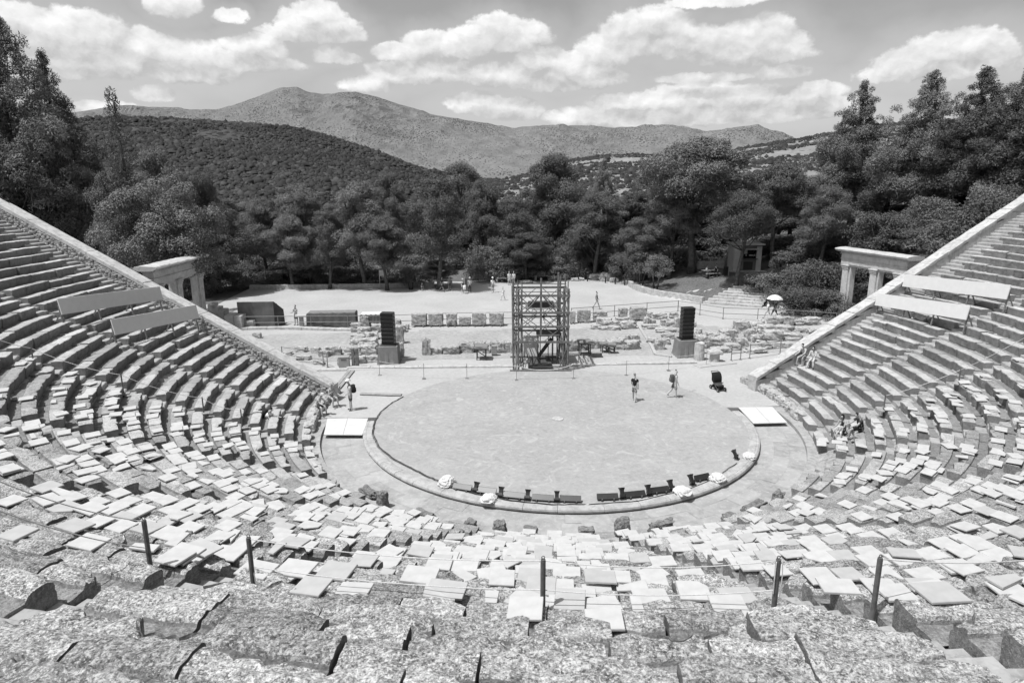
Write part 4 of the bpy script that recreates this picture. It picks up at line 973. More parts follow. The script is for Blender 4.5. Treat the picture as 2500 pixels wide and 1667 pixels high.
# ================================================================== stone gates
def gate(s_, lab):
    A, Bv = (Vector((-28.3, 16.6, 0)), Vector((-27.75, 25.5, 0))) if s_ < 0 else (Vector((31.2, 17.3, 0)), Vector((29.9, 25.5, 0))); d = (Bv-A); Lg = d.length; rz = math.atan2(d.y, d.x)
    r = empty('stone_gate', (A+Bv)/2, rz, lab, 'stone gate', 'stone gates of the side passages')
    nrm = 1 if s_ < 0 else -1
    h1 = 5.2; e_ = .86
    for i, u in enumerate((-Lg/2+1.15, -.25, Lg/2-.95)):
        mb = MB(); mb.box((u, 0, h1/2-.1), (.72, .8, h1+.2), ch=.03); mb.box((u-.36*(1 if i > 0 else -1) if i != 1 else u, 0, h1/2-.1), (.42 if i != 1 else 1.06, .52, h1+.18), ch=.02)
        mb.box((u, 0, .2), (.86, .94, .5), ch=.04); p = mb.build('pillar', M_GATE, r)
        mb = MB(); mb.box((u, 0, h1-.46), (.80, .88, .10), ch=.02); mb.box((u, 0, h1-.30), (.88, .96, .16), ch=.03); mb.box((u, 0, h1-.14), (.98, 1.06, .13), ch=.03); mb.build('capital', M_GATE, p)
    L2 = Lg-.6
    mb = MB()
    for i in range(3):
        mb.box((-L2/2+L2*(i+.5)/3, 0, h1+.2*e_), (L2/3-.012, .78, .52*e_), ch=.015)
    mb.box((0, 0, h1+.49*e_), (L2+.12, .92, .07), ch=.015); mb.build('lintel', M_GATE, r)
    for u0, u1 in ((-Lg/2+1.5, -.6), (.1, Lg/2-1.3)):
        MB().box(((u0+u1)/2, 0, h1-.11), (u1-u0, .56, .2), ch=.015).build('door_head', M_GATE, r)
    mb = MB()
    for i in range(4): mb.box((-L2/2+L2*(i+.5)/4, 0, h1+.80*e_), (L2/4-.012, .80, .54*e_), ch=.012)
    mb.build('frieze', M_GATE, r)
    mb = MB(); n = int(L2/.17)
    for i in range(n):
        for sg in (-1, 1): mb.box((-L2/2+(i+.5)*L2/n, sg*.46, h1+1.15*e_), (.09, .12, .12))
    for sg in (-1, 1):
        for j in range(5): mb.box((sg*(L2/2+.05), -.36+j*.18, h1+1.15*e_), (.12, .09, .12))
    mb.box((0, 0, h1+1.15*e_), (L2+.02, .84, .17)); mb.build('dentils', M_GATE, r)
    V = []; n = 26
    for i in range(n+1):
        u = -L2/2-.42+(L2+.84)*i/n
        e = .10*max(0, noise2(u*1.3, s_, 1, 3)); pr2 = ((-.46, 1.23), (-.80+e, 1.38), (-.86+e*2, 1.50), (-.80+e*2, 1.58), (-.3, 1.66), (.3, 1.66), (.80-e, 1.58), (.86-e, 1.5), (.80, 1.38), (.46, 1.23))
        ins = 0 if 0 < i < n else .0
        for (y, z) in pr2: V.append((u, y, h1+z*e_+.035*noise2(u*2, y*2+s_, 1, 3)*(z > 1.5)))
    k = 10; F = [(i*k+p, i*k+(p+1) % k, (i+1)*k+(p+1) % k, (i+1)*k+p) for i in range(n) for p in range(k)]+[tuple(range(k)), tuple(n*k+p for p in range(k-1, -1, -1))]
    MB().add(V, F).build('cornice', M_GATE, r)
    if s_ < 0:
        MB().tube([(Lg/2-1.2, -.3, 1.05), (.2, -.3, 1.0)], .09, 8).build('barrier_bar', M_WOOD, r)
gate(-1, 'weathered stone gate with two openings beyond the left parapet')
gate(1, 'pale stone gate with two openings beyond the right parapet')

# ================================================================== white boards on legs, low on the flanks
def flank_z(P):                           # height of the seat edge line under a point of the flank
    x, y = abs(P[0]), P[1]; R = math.hypot(x-CX, y-CY)-CC; return rowZ(1)+DZ/DP*(R-R1)
def on_seats(x, y, off):                  # where the line of sight meets the level 'off' above the seats
    d = ray(x, y); lo = None
    for i in range(4000):
        P = CAM+d*(.004+i*.00002)
        if P[2] < flank_z(P)+off: return P
def board(lab, bl, br, hpx):
    A, Bv = on_seats(*bl, .30), on_seats(*br, .52); hgt = hpx*(MPP(A)+MPP(Bv))/2*1.06; c0 = (A+Bv)/2; d = Bv-A; Lb = math.hypot(d[0], d[1]); rz = math.atan2(d[1], d[0]); dz = d[2]/2
    r = empty('white_board', (c0[0], c0[1], c0[2]-.55), rz, lab, 'board', 'white boards on legs'); q = MB()
    for yy in (0, .05): q.v += [(-Lb/2, yy, .55-dz), (Lb/2, yy, .55+dz), (Lb/2, yy+.17*hgt, hgt+.55+dz), (-Lb/2, yy+.17*hgt, hgt+.55-dz)]
    q.f = [[0, 1, 2, 3], [7, 6, 5, 4], [0, 4, 5, 1], [1, 5, 6, 2], [2, 6, 7, 3], [3, 7, 4, 0]]; q.build('panel', M_WHITE, r)
    for i in range(4):
        u = -Lb/2+.12+(Lb-.24)*i/3; z_ = 2*dz*u/Lb
        MB().box((u, .16, .42+z_), (.08, .06, 1.2), rx=-.16).box((u+.05, .46, .3+z_), (.06, .05, 1.2), rx=.5).build('leg', M_STEEL, r)
    MB().box((0, .155, .85), (Lb-.1, .06, .08), ry=-math.atan2(2*dz, Lb)).build('rail', M_STEEL, r)
board('left upper white board on legs across the seats', (152, 768), (399, 731), 33)
board('left lower white board on legs across the seats', (282, 818), (487, 776), 33)
board('right upper white board on legs across the seats', (2202, 699), (2457, 731), 30)
board('right lower white board on legs across the seats', (2135, 745), (2358, 781), 30)

# ================================================================== scaffold tower behind the orchestra
TW = empty('scaffold_tower', (.25, 11.3, 0), rad(-4.2), 'tall scaffold tower of pipes and timber between the two speaker stacks', 'scaffold tower')
hw, hd = 1.84, 1.75; HT = 5.45
mbp = [(sx*hw*f, sy*hd) for sx in (-1, 1) for f in (1.0, .82) for sy in (-1, 1)]
rp = random.Random(3)
for i, (x, y) in enumerate(mbp):
    MB().tube([(x, y, 0), (x+rp.uniform(-.02, .02), y, HT+(.9 if i in (0, 5) else .3)*rp.uniform(.6, 1))],   .05 if i % 2 else .07, 7).build('upright', M_POLE, TW)
for (x, h) in ((0, 6.35), (1.35, 6.3), (1.5, 6.0)): MB().box((x, -hd+.05 if x == 0 else hd-.1, (h+5.0)/2 if x == 0 else h/2), (.13, .1, h-5.0 if x == 0 else h)).build('upright', M_POLE, TW)
MB().box((0, -hd-.02, 4.1), (.13, .08, 3.1)).build('upright', M_POLE, TW)
for sx in (-1, 1):
    for f in (1.03, .91, .72, .66):
        MB().tube([(sx*hw*f, rp.uniform(-.9, 1.2), 0), (sx*hw*f*rp.uniform(.97, 1.03), rp.uniform(-.9, 1.2), HT*rp.uniform(.8, 1.1))], .038, 6).build('upright', M_POLE, TW)
for z in (2.05, 3.1, 4.05, 5.2, 5.45):
    for sy in (-1, 1): MB().box((0, sy*(hd+.06), z), (2*hw+.2, .06, .15 if z < 5.3 else .05)).build('ledger', M_POLE, TW)
    for sx in (-1, 1): MB().box((sx*(hw+.04), 0, z-.1), (.06, 2*hd+.2, .11)).build('ledger', M_POLE, TW)
def brace(p, q, r=.028): MB().tube([p, q], r, 5).build('brace', M_POLE, TW)
for (z0, z1) in ((2.05, 3.1), (3.1, 4.05), (4.05, 5.2)):
    for sy in (-1, 1):
        y = sy*(hd+.02); a, b_, c_ = -hw, 0, hw
        if z0 == 4.05 and sy < 0:
            brace((a+.75, y, z0), (0, y, z1+.1), .05); brace((0, y, z1+.1), (c_-.75, y, z0), .05)
        for u0, u1 in ((a, -.72*hw), (.72*hw, c_), (a*.8, a*.1), (.1*c_, .8*c_)):
            brace((u0, y, z0), (u1, y, z1)); brace((u1, y, z0), (u0, y, z1))
    for sx in (-1, 1): brace((sx*hw, -hd, z0), (sx*hw, hd, z1)); brace((sx*hw, hd, z0), (sx*hw, -hd, z1))
for sx in (-1, 1):
    for i in range(5):
        x = sx*hw*rp.uniform(.62, 1.05); brace((x, rp.uniform(-1.7, 0), rp.uniform(0, .4)), (x*rp.uniform(.85, 1.05), rp.uniform(-.5, 1.7), rp.uniform(1.7, 2.4)), .04)
    brace((sx*1.75, -hd, 0), (sx*1.3, -hd, 2.0), .05); brace((sx*1.2, -hd-.03, .05), (sx*1.7, -hd-.03, 1.5), .04)
for (sy) in (-1, 1): MB().box((0, sy*(hd+.1), .06), (2*hw+.5, .14, .12)).build('sole_board', M_POLE, TW)
MB().box((.02, .25, .10), (1.6, 2.3, .18)).box((.02, -1.05, .09), (1.7, .5, .1)).build('floor_deck', M_DKGREY, TW)
MB().box((.55, .2, 2.23), (1.6, 1.4, .06), rx=.10).build('platform', M_DKGREY, TW)
MB().box((.1, .4, 4.13), (2.2, 2.2, .05)).build('platform', M_POLE, TW)
MB().box((1.35, -.9, .95), (.5, .05, .35)).build('sign_board', M_POLE, TW)
MB().box((.95, .9, 1.05), (.05, 1.3, 1.9)).build('side_sheet', M_DKGREY, TW)
MB().box((-.55, 2.15, .82), (1.15, .05, 1.5), rx=-.12).build('white_sheet', M_WHITE, TW)
st_ = MB()
for sx in (0, .5):
    st_.box((.42+.0*sx, .55+sx, 1.05), (1.5, .05, .16), ry=-.95)
st_.build('stair_stringer', M_BLACK, TW)
for i in range(7): MB().box((-.02+.14*i, .8, .42+.2*i), (.24, .5, .03)).build('stair_tread', M_BLACK, TW)
for x in (-.12, .05, .62): MB().tube([(x, .5, .1), (x, .5, 2.1)], .03, 6).build('upright', M_BLACK, TW)
MB().tube([(-.55, -.2, 3.2), (-.55, -.2, 3.95), (.25, -.2, 3.95), (.25, -.2, 3.2)], .025, 6).build('guard_rail', M_BLACK, TW)
wl = TW.matrix_basis
o = MB().box((0, 0, .19), (1.75, .5, .38), ch=.02).build('loudspeaker_bar', M_BLACK, loc=wl @ Vector((.05, -.2, 4.16)), rz=rad(-4.2)); tag(o, 'long black loudspeaker bar lying on the upper deck of the scaffold tower', 'loudspeaker')

# ================================================================== line array loudspeakers on draped plinths
def stack_(x, y, side):
    P = G(x, y, 0); r = empty('draped_plinth', P, rad(-2), 'grey cloth draped plinth under the %s speaker stack' % side, 'plinth', 'draped plinths'); 
    V = []; n = 40
    for lv, (z, g, f) in enumerate(((1.28, 0, 0), (1.26, .02, 0), (.8, .04, .012), (.3, .07, .03), (.0, .11, .05))):
        for i in range(n):
            a = 2*PI*i/n; c_, s_ = math.cos(a), math.sin(a); q = 1/max(abs(c_), abs(s_)); w = .66+g+f*math.sin(a*11+1)
            V.append((c_*q*w, s_*q*w*.92, z))
    MB().add(V, [(l*n+i, (l+1)*n+i, (l+1)*n+(i+1) % n, l*n+(i+1) % n) for l in range(4) for i in range(n)]+[tuple(range(n-1, -1, -1))][:1]).build('drape', M_GREY, r, smooth=False)
    MB().box((0, 0, .62), (1.25, 1.15, 1.22)).build('frame', M_DKGREY, r)
    s = empty('line_array_speaker', (P[0]+.02, P[1], 1.285), rad(-2+(-8 if side == 'left' else 6)), 'black eight-box loudspeaker stack on the %s draped plinth' % side, 'loudspeaker stack', 'loudspeaker stacks')
    MB().box((0, 0, .03), (1.12, .95, .06), ch=.01).build('base_frame', M_BLACK, s)
    for i in range(8):
        z = .08+.285*i; t_ = .008*max(0, i-3); q = MB(); q.box((0, -.018*max(0, i-4), z+.15), (.92, .6, .265), rx=t_, ch=.03); c_ = q.build('speaker_cabinet', M_BLACK, s)
        MB().box((0, -.305-.018*max(0, i-4), z+.15), (.80, .012, .22), rx=t_).build('grille', simple('black_grille', .012, .2, 120, .6, .3, .5, .004), c_)
        MB().box((0, -.30-.018*max(0, i-4), z+.276), (.9, .03, .012)).build('edge_strip', M_STEEL, c_)
        for sx in (-1, 1): MB().box((sx*.467, .1, z+.15), (.012, .06, .08)).build('rigging_pin', M_STEEL, c_)
stack_(951, 884, 'left'); stack_(1672, 868, 'right')

# ================================================================== ruins of the stage building
GR_BIG = 'row of big squared ruin blocks'
bigs = [(1005, 1041, 771, 797), (1046, 1081, 770, 796.5), (1090, 1116, 770, 797), (1121, 1149, 778, 796), (1153, 1187, 769, 796), (1194, 1229, 769, 795), (1391, 1405, 764, 790), (1410, 1442, 761, 788), (1449, 1482, 765, 786), (1510, 1532, 757, 779), (1540, 1578, 755, 783)]
for i, (x0, x1, y0, y1) in enumerate(bigs):
    P = G((x0+x1)/2, y1+1, 0); w = (x1-x0)*MPP(P); h = (y1-y0)*MPP(P)*1.06; mb = MB(); mb.rock((0, w*.28, h/2+.12), (w*.98, w*.62, h), 100+i, .10, .10 if i not in (2, 8, 9) else .22, 9, freq=1.8)
    r = tag(mb.build('ruin_block', M_BLOCK, loc=(P[0], P[1], 0), rz=rad(-3+rp.uniform(-4, 4))), '%s big squared pitted block from the left in the row along the back rail' % ORD[i+1], 'ruin block', GR_BIG)
    q = MB()
    for sx in (-.3, .3): q.tube([(sx*w, -.2, .06), (sx*w, w*.8, .06)], .06, 6)
    q.build('sleeper', M_POLE, r)
RG = 'rubble stones of the ruined stage building'
nr_ = [0]
def rub(x, y, wpx, hpx, where, dep=.8, rnd=.4, amp=.26, mat=None, lift=0):
    P = G(x, y, 0); m_ = MPP(P); w, h = wpx*m_, hpx*m_*1.05; nr_[0] += 1; i = nr_[0]; mb = MB()
    mb.rock((0, w*dep*.35, h*.45+lift), (w, max(.3, w*dep*.8), h*1.15), 200+i, rnd, amp, 7, rp.uniform(-.25, .25), 1.5)
    sz_ = 'large' if wpx > 34 else ('small' if wpx < 16 else 'middling'); sh_ = 'squared' if rnd < .25 else ('long low' if wpx > 2.2*hpx else 'rounded')
    tag(mb.build('rubble_stone', mat or M_ROCK, loc=(P[0], P[1], 0)), '%s %s rubble stone, %s' % (sz_, sh_, where), 'rubble stone', RG)
W1 = 'in the heap behind the left speaker stack'
for q in ((870, 812, 26, 20), (890, 800, 20, 24, W1), (912, 795, 22, 26), (876, 832, 40, 12), (905, 830, 34, 16), (868, 845, 30, 14), (896, 848, 46, 18), (862, 868, 40, 20), (900, 868, 40, 22), (936, 868, 20, 12), (876, 888, 30, 16), (908, 885, 28, 14), (965, 800, 26, 18), (975, 812, 30, 16), (990, 805, 16, 12), (972, 840, 26, 40), (978, 875, 16, 36), (964, 815, 20, 14), (920, 812, 26, 18), (888, 815, 30, 14)):
    rub(*q[:4], W1, rnd=rp.uniform(.15, .5))
W2 = 'along the low wall left of the scaffold tower'
for q in ((1041, 868, 20, 38), (1064, 866, 28, 13), (1100, 865, 42, 17), (1140, 861, 36, 22), (1168, 858, 32, 20), (1186, 862, 16, 14), (1216, 861, 34, 24), (1240, 860, 26, 23), (1256, 862, 18, 24), (1080, 862, 22, 12), (1150, 846, 50, 8), (1220, 845, 60, 7)):
    rub(*q, W2, rnd=.22, mat=M_BLOCK if q[2] > 30 else None)
W3 = 'along the low wall right of the scaffold tower'
for q in ((1398, 858, 24, 26), (1420, 856, 22, 24), (1446, 852, 30, 20), (1470, 850, 24, 16), (1502, 854, 42, 22), (1542, 853, 40, 18), (1488, 838, 14, 10), (1504, 836, 18, 12), (1520, 838, 22, 12), (1536, 834, 16, 14), (1552, 838, 22, 18), (1530, 850, 20, 12)):
    rub(*q, W3, rnd=rp.uniform(.12, .4))
W4 = 'in the upper ruin row right of the scaffold tower'
for q in ((1476, 797, 36, 18), (1484, 800, 22, 14), (1504, 798, 16, 12), (1535, 803, 38, 16), (1520, 792, 30, 14), (1455, 803, 24, 8), (1475, 805, 26, 6), (1500, 806, 30, 8), (1590, 777, 16, 14), (1612, 780, 34, 14), (1646, 778, 20, 14), (1580, 797, 16, 20), (1594, 796, 14, 14), (1626, 796, 22, 14), (1640, 800, 26, 14), (1590, 803, 40, 8), (1632, 813, 56, 8), (1620, 792, 14, 10), (1655, 800, 16, 22)):
    rub(*q, W4, rnd=rp.uniform(.2, .5))
W5 = 'in the ruins just right of the right speaker stack'
for q in ((1612, 854, 24, 22), (1594, 838, 24, 12), (1625, 842, 24, 14), (1632, 828, 30, 12), (1690, 802, 20, 14), (1700, 818, 30, 14), (1712, 834, 24, 14), (1735, 850, 44, 22), (1765, 848, 40, 24), (1780, 835, 44, 26), (1745, 830, 36, 16), (1720, 850, 26, 26), (1700, 830, 22, 20), (1790, 856, 40, 14), (1762, 862, 50, 10), (1812, 850, 30, 22)):
    rub(*q, W5, rnd=rp.uniform(.25, .55))
W6 = 'in the ruins at the foot of the right parapet'
for q in ((1812, 815, 36, 28), (1832, 833, 24, 26), (1845, 812, 40, 22), (1875, 820, 44, 24), (1850, 836, 30, 16), (1890, 834, 46, 24), (1856, 802, 22, 18), (1915, 812, 50, 14), (1895, 795, 34, 20), (1926, 796, 26, 20), (1952, 795, 22, 12), (1985, 794, 42, 16), (1935, 832, 50, 16), (1900, 850, 40, 12), (1868, 852, 36, 12), (1850, 863, 50, 10), (1960, 812, 46, 10), (1860, 845, 24, 12), (1930, 848, 40, 9), (1990, 815, 34, 10)):
    rub(*q, W6, rnd=rp.uniform(.25, .55))
W7 = 'lying on the bare ground beyond the left parapet'
for q in ((627, 826, 20, 12), (735, 860, 28, 12), (770, 862, 22, 12), (812, 868, 36, 20), (790, 872, 24, 14), (740, 880, 36, 10), (832, 893, 16, 22), (778, 890, 26, 8), (850, 878, 20, 14), (700, 868, 24, 8)):
    rub(*q, W7, rnd=.4)
W8 = 'in the boulder pile at the edge of the wood'
for q in ((1458, 683, 40, 12), (1482, 687, 34, 18), (1515, 682, 60, 18), (1540, 683, 44, 14), (1562, 680, 24, 10), (1500, 690, 20, 10), (1410, 686, 30, 6), (1285, 692, 30, 6)):
    rub(*q, W8, rnd=.55)
# low foundation strips and sills
def strip(lab, pts, w, h, mat, name='foundation_strip', cat='foundation strip'):
    P = [Vector(G(x, y, 0)) for x, y in pts]; mb = MB(); r = random.Random(len(lab))
    for a, b_ in zip(P[:-1], P[1:]):
        L_ = (b_-a).length; n = max(1, int(L_/1.5)); ang = math.atan2(b_.y-a.y, b_.x-a.x)
        for i in range(n):
            c_ = a.lerp(b_, (i+.5)/n); mb.box((c_.x-P[0].x, c_.y-P[0].y, h/2-.05+r.uniform(-.01, .01)), (L_/n*.99, w*r.uniform(.95, 1.05), h+.1), ang, .02)
    return tag(mb.build(name, mat, loc=(P[0].x, P[0].y, 0)), lab, cat)
strip('pale stone sill running left of the scaffold tower across the back of the orchestra', [(846, 899), (1255, 895.5)], .42, .12, M_WALL)
strip('pale stone sill running right of the scaffold tower across the back of the orchestra', [(1395, 893), (1560, 889), (1700, 886)], .42, .12, M_WALL)
strip('pale paving strip under the stone altar on the right', [(1700, 895), (1790, 884)], .9, .06, M_PLAZA, 'paving_strip', 'paving')
strip('pale paving strip under the metal box on the left', [(780, 903), (915, 899)], .8, .05, M_PLAZA, 'paving_strip', 'paving')
strip('thin rubble line crossing the ruins right of the scaffold tower', [(1555, 790), (1590, 845), (1600, 866), (1640, 872)], .22, .12, M_PLAZA)
strip('low retaining line of stones below the back rail on the left', [(560, 805), (700, 803), (860, 808)], .5, .22, M_WALL)
strip('low wall at the back left of the gravel under the pines', [(610, 706), (770, 704), (930, 702), (1060, 699)], .4, .5, M_WALL, 'low_wall', 'low wall')
strip('pale curving path edge left beside the parapet', [(770, 905), (850, 903)], .3, .1, M_WALL, 'edging', 'edging')
# curved kerb wall holding the wooded mound, with the flight of broad steps
P_ = [(15.3, 46.5), (15.3, 44.5), (15.5, 42.5), (15.9, 40.6), (16.8, 38.4), (18.1, 36.9), (20.1, 34.0)]
r = empty('kerb_wall', (16, 40, 0), 0, 'curved low stone kerb wall holding the wooded mound', 'kerb wall'); mb = MB()
for a, b_ in zip(P_[:-1], P_[1:]):
    L_ = math.hypot(b_[0]-a[0], b_[1]-a[1]); n = max(1, int(L_/.8)); ang = math.atan2(b_[1]-a[1], b_[0]-a[0])
    for i in range(n):
        s_ = (i+.5)/n; mb.rock((a[0]+(b_[0]-a[0])*s_-16, a[1]+(b_[1]-a[1])*s_-40, .30), (L_/n*1.04, .5, .74), i+a[1], .12, .1, 4, ang)
mb.build('wall_face', M_WALL, r)
r = empty('stone_steps', (22.6, 32.5, 0), math.atan2(31.0-34.0, 25.3-20.1), 'broad flight of shallow stone steps below the leafy bush', 'stone steps')
for i in range(7):
    w = 5.9-.3*i; mb = MB(); n = 5
    for j in range(n): mb.rock((-w/2+.25*i+w*(j+.5)/n, .25+.62*i, .10+.21*i), (w/n*1.0, .72, .26), i*9+j, .1, .07, 4)
    mb.build('step', M_WALL, r)
# ramp blocks right of the left gate, dark screens, lectern
def blk(name, lab, cat, x0, x1, y0, y1, dep, mat, group=None, ch=.03, rz=0):
    P = G((x0+x1)/2, y1, 0); m_ = MPP(P); w, h = (x1-x0)*m_, (y1-y0)*m_*1.06
    return tag(MB().box((0, dep/2, h/2), (w, dep, h), ch=ch).build(name, mat, loc=(P[0], P[1], 0), rz=rz), lab, cat, group)
for i, (x0, x1, y0, y1) in enumerate(((511, 524, 746, 790), (524, 536, 754, 794), (536, 549, 760, 798), (551, 573, 772, 806), (574, 592, 773, 806), (592, 619, 785, 802))):
    blk('ramp_block', '%s grey squared block from the left in the stepped ramp wall by the left gate' % ORD[i+1], 'stone block', x0, x1, y0, y1, 1.4, M_GATE, 'stepped blocks by the left gate')
P = G(635, 798, 0); m_ = MPP(P); w = 100*m_; h = 62*m_
r = empty('dark_screen', P, 0, 'big dark plywood enclosure with a sloping end behind the left rail', 'enclosure')
mb = MB(); mb.box((-.25, .05, h/2), (w-.5, .1, h), ch=.02); mb.build('front_panel', simple('weathered_plywood', .13, .4, .8, .8, .2), r)
mb = MB(); mb.add([(w/2-.5, 0, 0), (w/2+.15, .9, 0), (w/2+.1, .9, h*.62), (w/2-.5, 0, h), (w/2-.5, .1, 0), (w/2+.1, 1.0, 0), (w/2+.05, 1.0, h*.62), (w/2-.5, .1, h)], [(0, 1, 2, 3), (7, 6, 5, 4), (3, 2, 6, 7), (1, 5, 6, 2)]); mb.build('side_panel', simple('dark_plywood', .08, .3, 1, .8, .2), r)
MB().box((-.25, .7, h/2-.2), (w-.6, 1.2, h-.4)).build('enclosed_box', M_DKGREY, r)
for (x0, x1, y0, y1, lab) in ((751, 868, 764, 799, 'long covered crate under a slack dark cloth behind the back rail'), (880, 930, 768, 798, 'shorter covered crate with pale top behind the left speaker stack')):
    P = G((x0+x1)/2, y1, 0); m_ = MPP(P); w, h = (x1-x0)*m_, (y1-y0)*m_
    r = empty('covered_crate', P, 0, lab, 'covered crate', 'covered crates behind the rail'); V = []; n = 30
    for lv, (z, g) in enumerate(((h, -.03), (h*.94, 0), (h*.5, .02), (0, .05))):
        for i in range(n):
            u = -w/2-g+(w+2*g)*i/(n-1); V.append((u, -g-.03*math.sin(i*1.3+lv)*lv/3, z+.05*math.sin(i*.9)*(lv == 0)))
    MB().add(V, [(l*n+i, (l+1)*n+i, (l+1)*n+i+1, l*n+i+1) for l in range(3) for i in range(n-1)]).build('drape', simple('dark_tarpaulin', .11, .2, 2, .8, .2, .2, .03), r)
    MB().box((0, .75, h*.49), (w, 1.4, h*.96), ch=.04).build('crate', simple('dark_tarpaulin', .11), r); MB().box((0, .75, h*.99), (w*.98, 1.3, .06), ch=.02).build('lid', M_WHITE if x0 > 870 else M_GREY, r)
P = G(736, 797, 0); r = empty('lectern', P, rad(4), 'grey stone information lectern in front of the standing man', 'lectern')
MB().box((0, .2, .45), (.36, .3, .95), ch=.02).build('pedestal', M_GATE, r); MB().box((0, .1, .98), (1.0, .5, .07), ch=.02, rx=.3).build('desk', M_WALL, r)

# ================================================================== rails, rope barriers, posts
def rail(lab, pts, h, levels, posts, mat=M_STEEL, r_=.028, extra=None):
    P = [Vector(G(x, y, 0)) for x, y in pts]; r = empty('railing', P[0], 0, lab, 'railing', 'metal railings round the ruins')
    for a, b_ in zip(P[:-1], P[1:]):
        n = posts
        for z in levels: MB().tube([a-P[0]+Vector((0, 0, z)), b_-P[0]+Vector((0, 0, z))], r_, 6).build('rail', mat, r)
        for i in range(n+1):
            if i == n and b_ is not P[-1]: continue
            c_ = a.lerp(b_, i/n)-P[0]; MB().tube([c_, c_+Vector((0, 0, h))], r_*1.25, 6).box((c_.x, c_.y, .015), (.16, .16, .03)).build('post', mat, r)
rail('metal rail along the back of the ruins left of the scaffold tower', [(600, 803), (760, 801), (940, 800), (1110, 793), (1330, 790)], 1.15, (1.1, .55), 2)
rail('metal rail along the back of the ruins right of the scaffold tower', [(1395, 780), (1500, 772), (1655, 760)], 1.1, (1.05, .5), 2)
rail('metal rail along the path to the right gate', [(1655, 760), (1765, 778), (1935, 785), (2040, 793)], 1.1, (1.05, .5), 2)
rail('thin rail between the left parapet and the ruins', [(690, 880), (790, 893), (800, 897)], 1.05, (1.0, .45), 1)
rail('thin rail between the ruins and the right parapet', [(1785, 880), (1830, 875), (1975, 855)], 1.1, (1.0, .5), 2)
def catenary(a, b_, sag, n=14): return [a.lerp(b_, i/n)+Vector((0, 0, -sag*4*(i/n)*(1-i/n))) for i in range(n+1)]
BP = [(927, 917), (1035, 925), (1140, 925), (1261, 929), (1400, 925), (1529, 917), (1632, 905), (1724, 892)]
bpos = []
for i, (x, y) in enumerate(BP):
    P = G(x, y, 0.0); r = empty('barrier_post', P, 0, '%s thin barrier post from the left along the far side of the orchestra' % ORD[i+1], 'barrier post', 'thin rope posts behind the orchestra')
    MB().tube([(0, 0, 0), (0, 0, 1.05)], .016, 7).build('pole', M_STEEL, r); MB().box((0, 0, .03), (.22, .22, .06), ch=.01).build('foot', M_STEEL, r); bpos.append(Vector(P)+Vector((0, 0, 1.0)))
for i in range(7):
    wh = ['left of the second thin post', 'between second and third thin posts', 'left of the scaffold tower front', 'sagging in front of the scaffold tower', 'just right of the scaffold tower', 'behind the walking women', 'ending at the stone altar'][i]
    o = MB().tube([p-bpos[i] for p in catenary(bpos[i], bpos[i+1], .35 if i == 3 else .12)], .012 if i != 3 else .022, 5).build('barrier_rope', M_ROPE, loc=bpos[i]); tag(o, 'thin pale barrier rope '+wh, 'rope', 'ropes behind the orchestra')
def seat_z(P): return None
PTOP = {370: 1268, 620: 1312, 1325: 1368, 1887: 1365, 2132: 1360, 84: 849, 302: 914, 498: 971, 592: 1000, 2340: 902, 2157: 965}
FPOS = [(370, 1402, 20, 'iron post farthest left in the front row of posts'), (620, 1441, 20, 'iron post with a hanging loop of rope, second from left in front'), (1325, 1500, 20, 'middle iron post standing on the white slabs in front'), (1887, 1505, 20, 'iron post wrapped with rope ends right of centre'), (2132, 1487, 20, 'iron post farthest right in the front row of posts')]
LPOS = [(84, 897, 12, 'topmost iron post by the far left stairway'), (302, 962, 9, 'second iron post down the far left stairway'), (498, 1010, 6, 'third iron post down the far left stairway'), (592, 1045, 4, 'lowest iron post down the far left stairway'), (2340, 937, 9, 'upper iron post by the right hand stairway'), (2157, 1003, 5, 'lower iron post by the right hand stairway')]
tops = {}
for (x, y, k, lab) in FPOS+LPOS:
    P = G(x, y, rowZ(k)-.05) if k != 20 else G(x, y, rowZ(20)-.42)
    d = math.hypot(P[0], P[1]); 
    for _ in range(25):                        # slide along the line of sight until the foot sits on the steps
        kk_ = (math.hypot(P[0], P[1])-R1)/DP; zz = rowZ(1)+DZ*math.floor(kk_)-(.0 if k == 20 else .1); P = P*.5+G(x, y, zz)*.5
    r = empty('iron_post', P, 0, lab, 'iron post', 'iron rope posts on the seats'); hd_ = math.hypot(P[0]-CAM[0], P[1]-CAM[1]); hp = AT(x, PTOP[x], hd_)[2]-P[2]; rd = .034 if k == 20 else .03
    MB().tube([(0, 0, -.25), (0, 0, hp)], rd, 10).tube([(0, 0, hp), (0, 0, hp+.02)], rd*.9, 10).build('pole', M_POST, r)
    lp = [(.02*math.cos(q), 0, hp+.045+.022*math.sin(q)) for q in np.linspace(0, 6.2, 9)]; MB().tube(lp, .006, 5).build('eye_ring', M_POST, r)
    if k != 20: MB().box((0, 0, .03), (.5, .34, .07), .3, .01).build('stone_foot', M_STEP, r)
    tops[(x, y)] = Vector(P)+Vector((0, 0, hp))
def rope(lab, pts, sag, rr_=.0075, drop=0):
    for a, b_ in zip(pts[:-1], pts[1:]):
        o = MB().tube([p-a for p in catenary(a-Vector((0, 0, drop)), b_-Vector((0, 0, drop)), sag, 18)], rr_, 6).build('rope', M_ROPE, loc=a); tag(o, lab, 'rope', 'ropes across the seats')
F_ = [tops[(q[0], q[1])] for q in FPOS]; L_ = [tops[(q[0], q[1])] for q in LPOS]
farL = Vector(G(-120, 1100, 9.2)); 
wh = ['from the left edge to the leftmost front post', 'from second to middle front post', 'from middle front post to the wrapped post', 'from the rightmost front post to the right edge']
seg = [(Vector(AT(-60, 1150, 9.5)), F_[0]), (F_[1], F_[2]), (F_[2], F_[3]), (F_[4], Vector(AT(2620, 1352, 12.5)))]
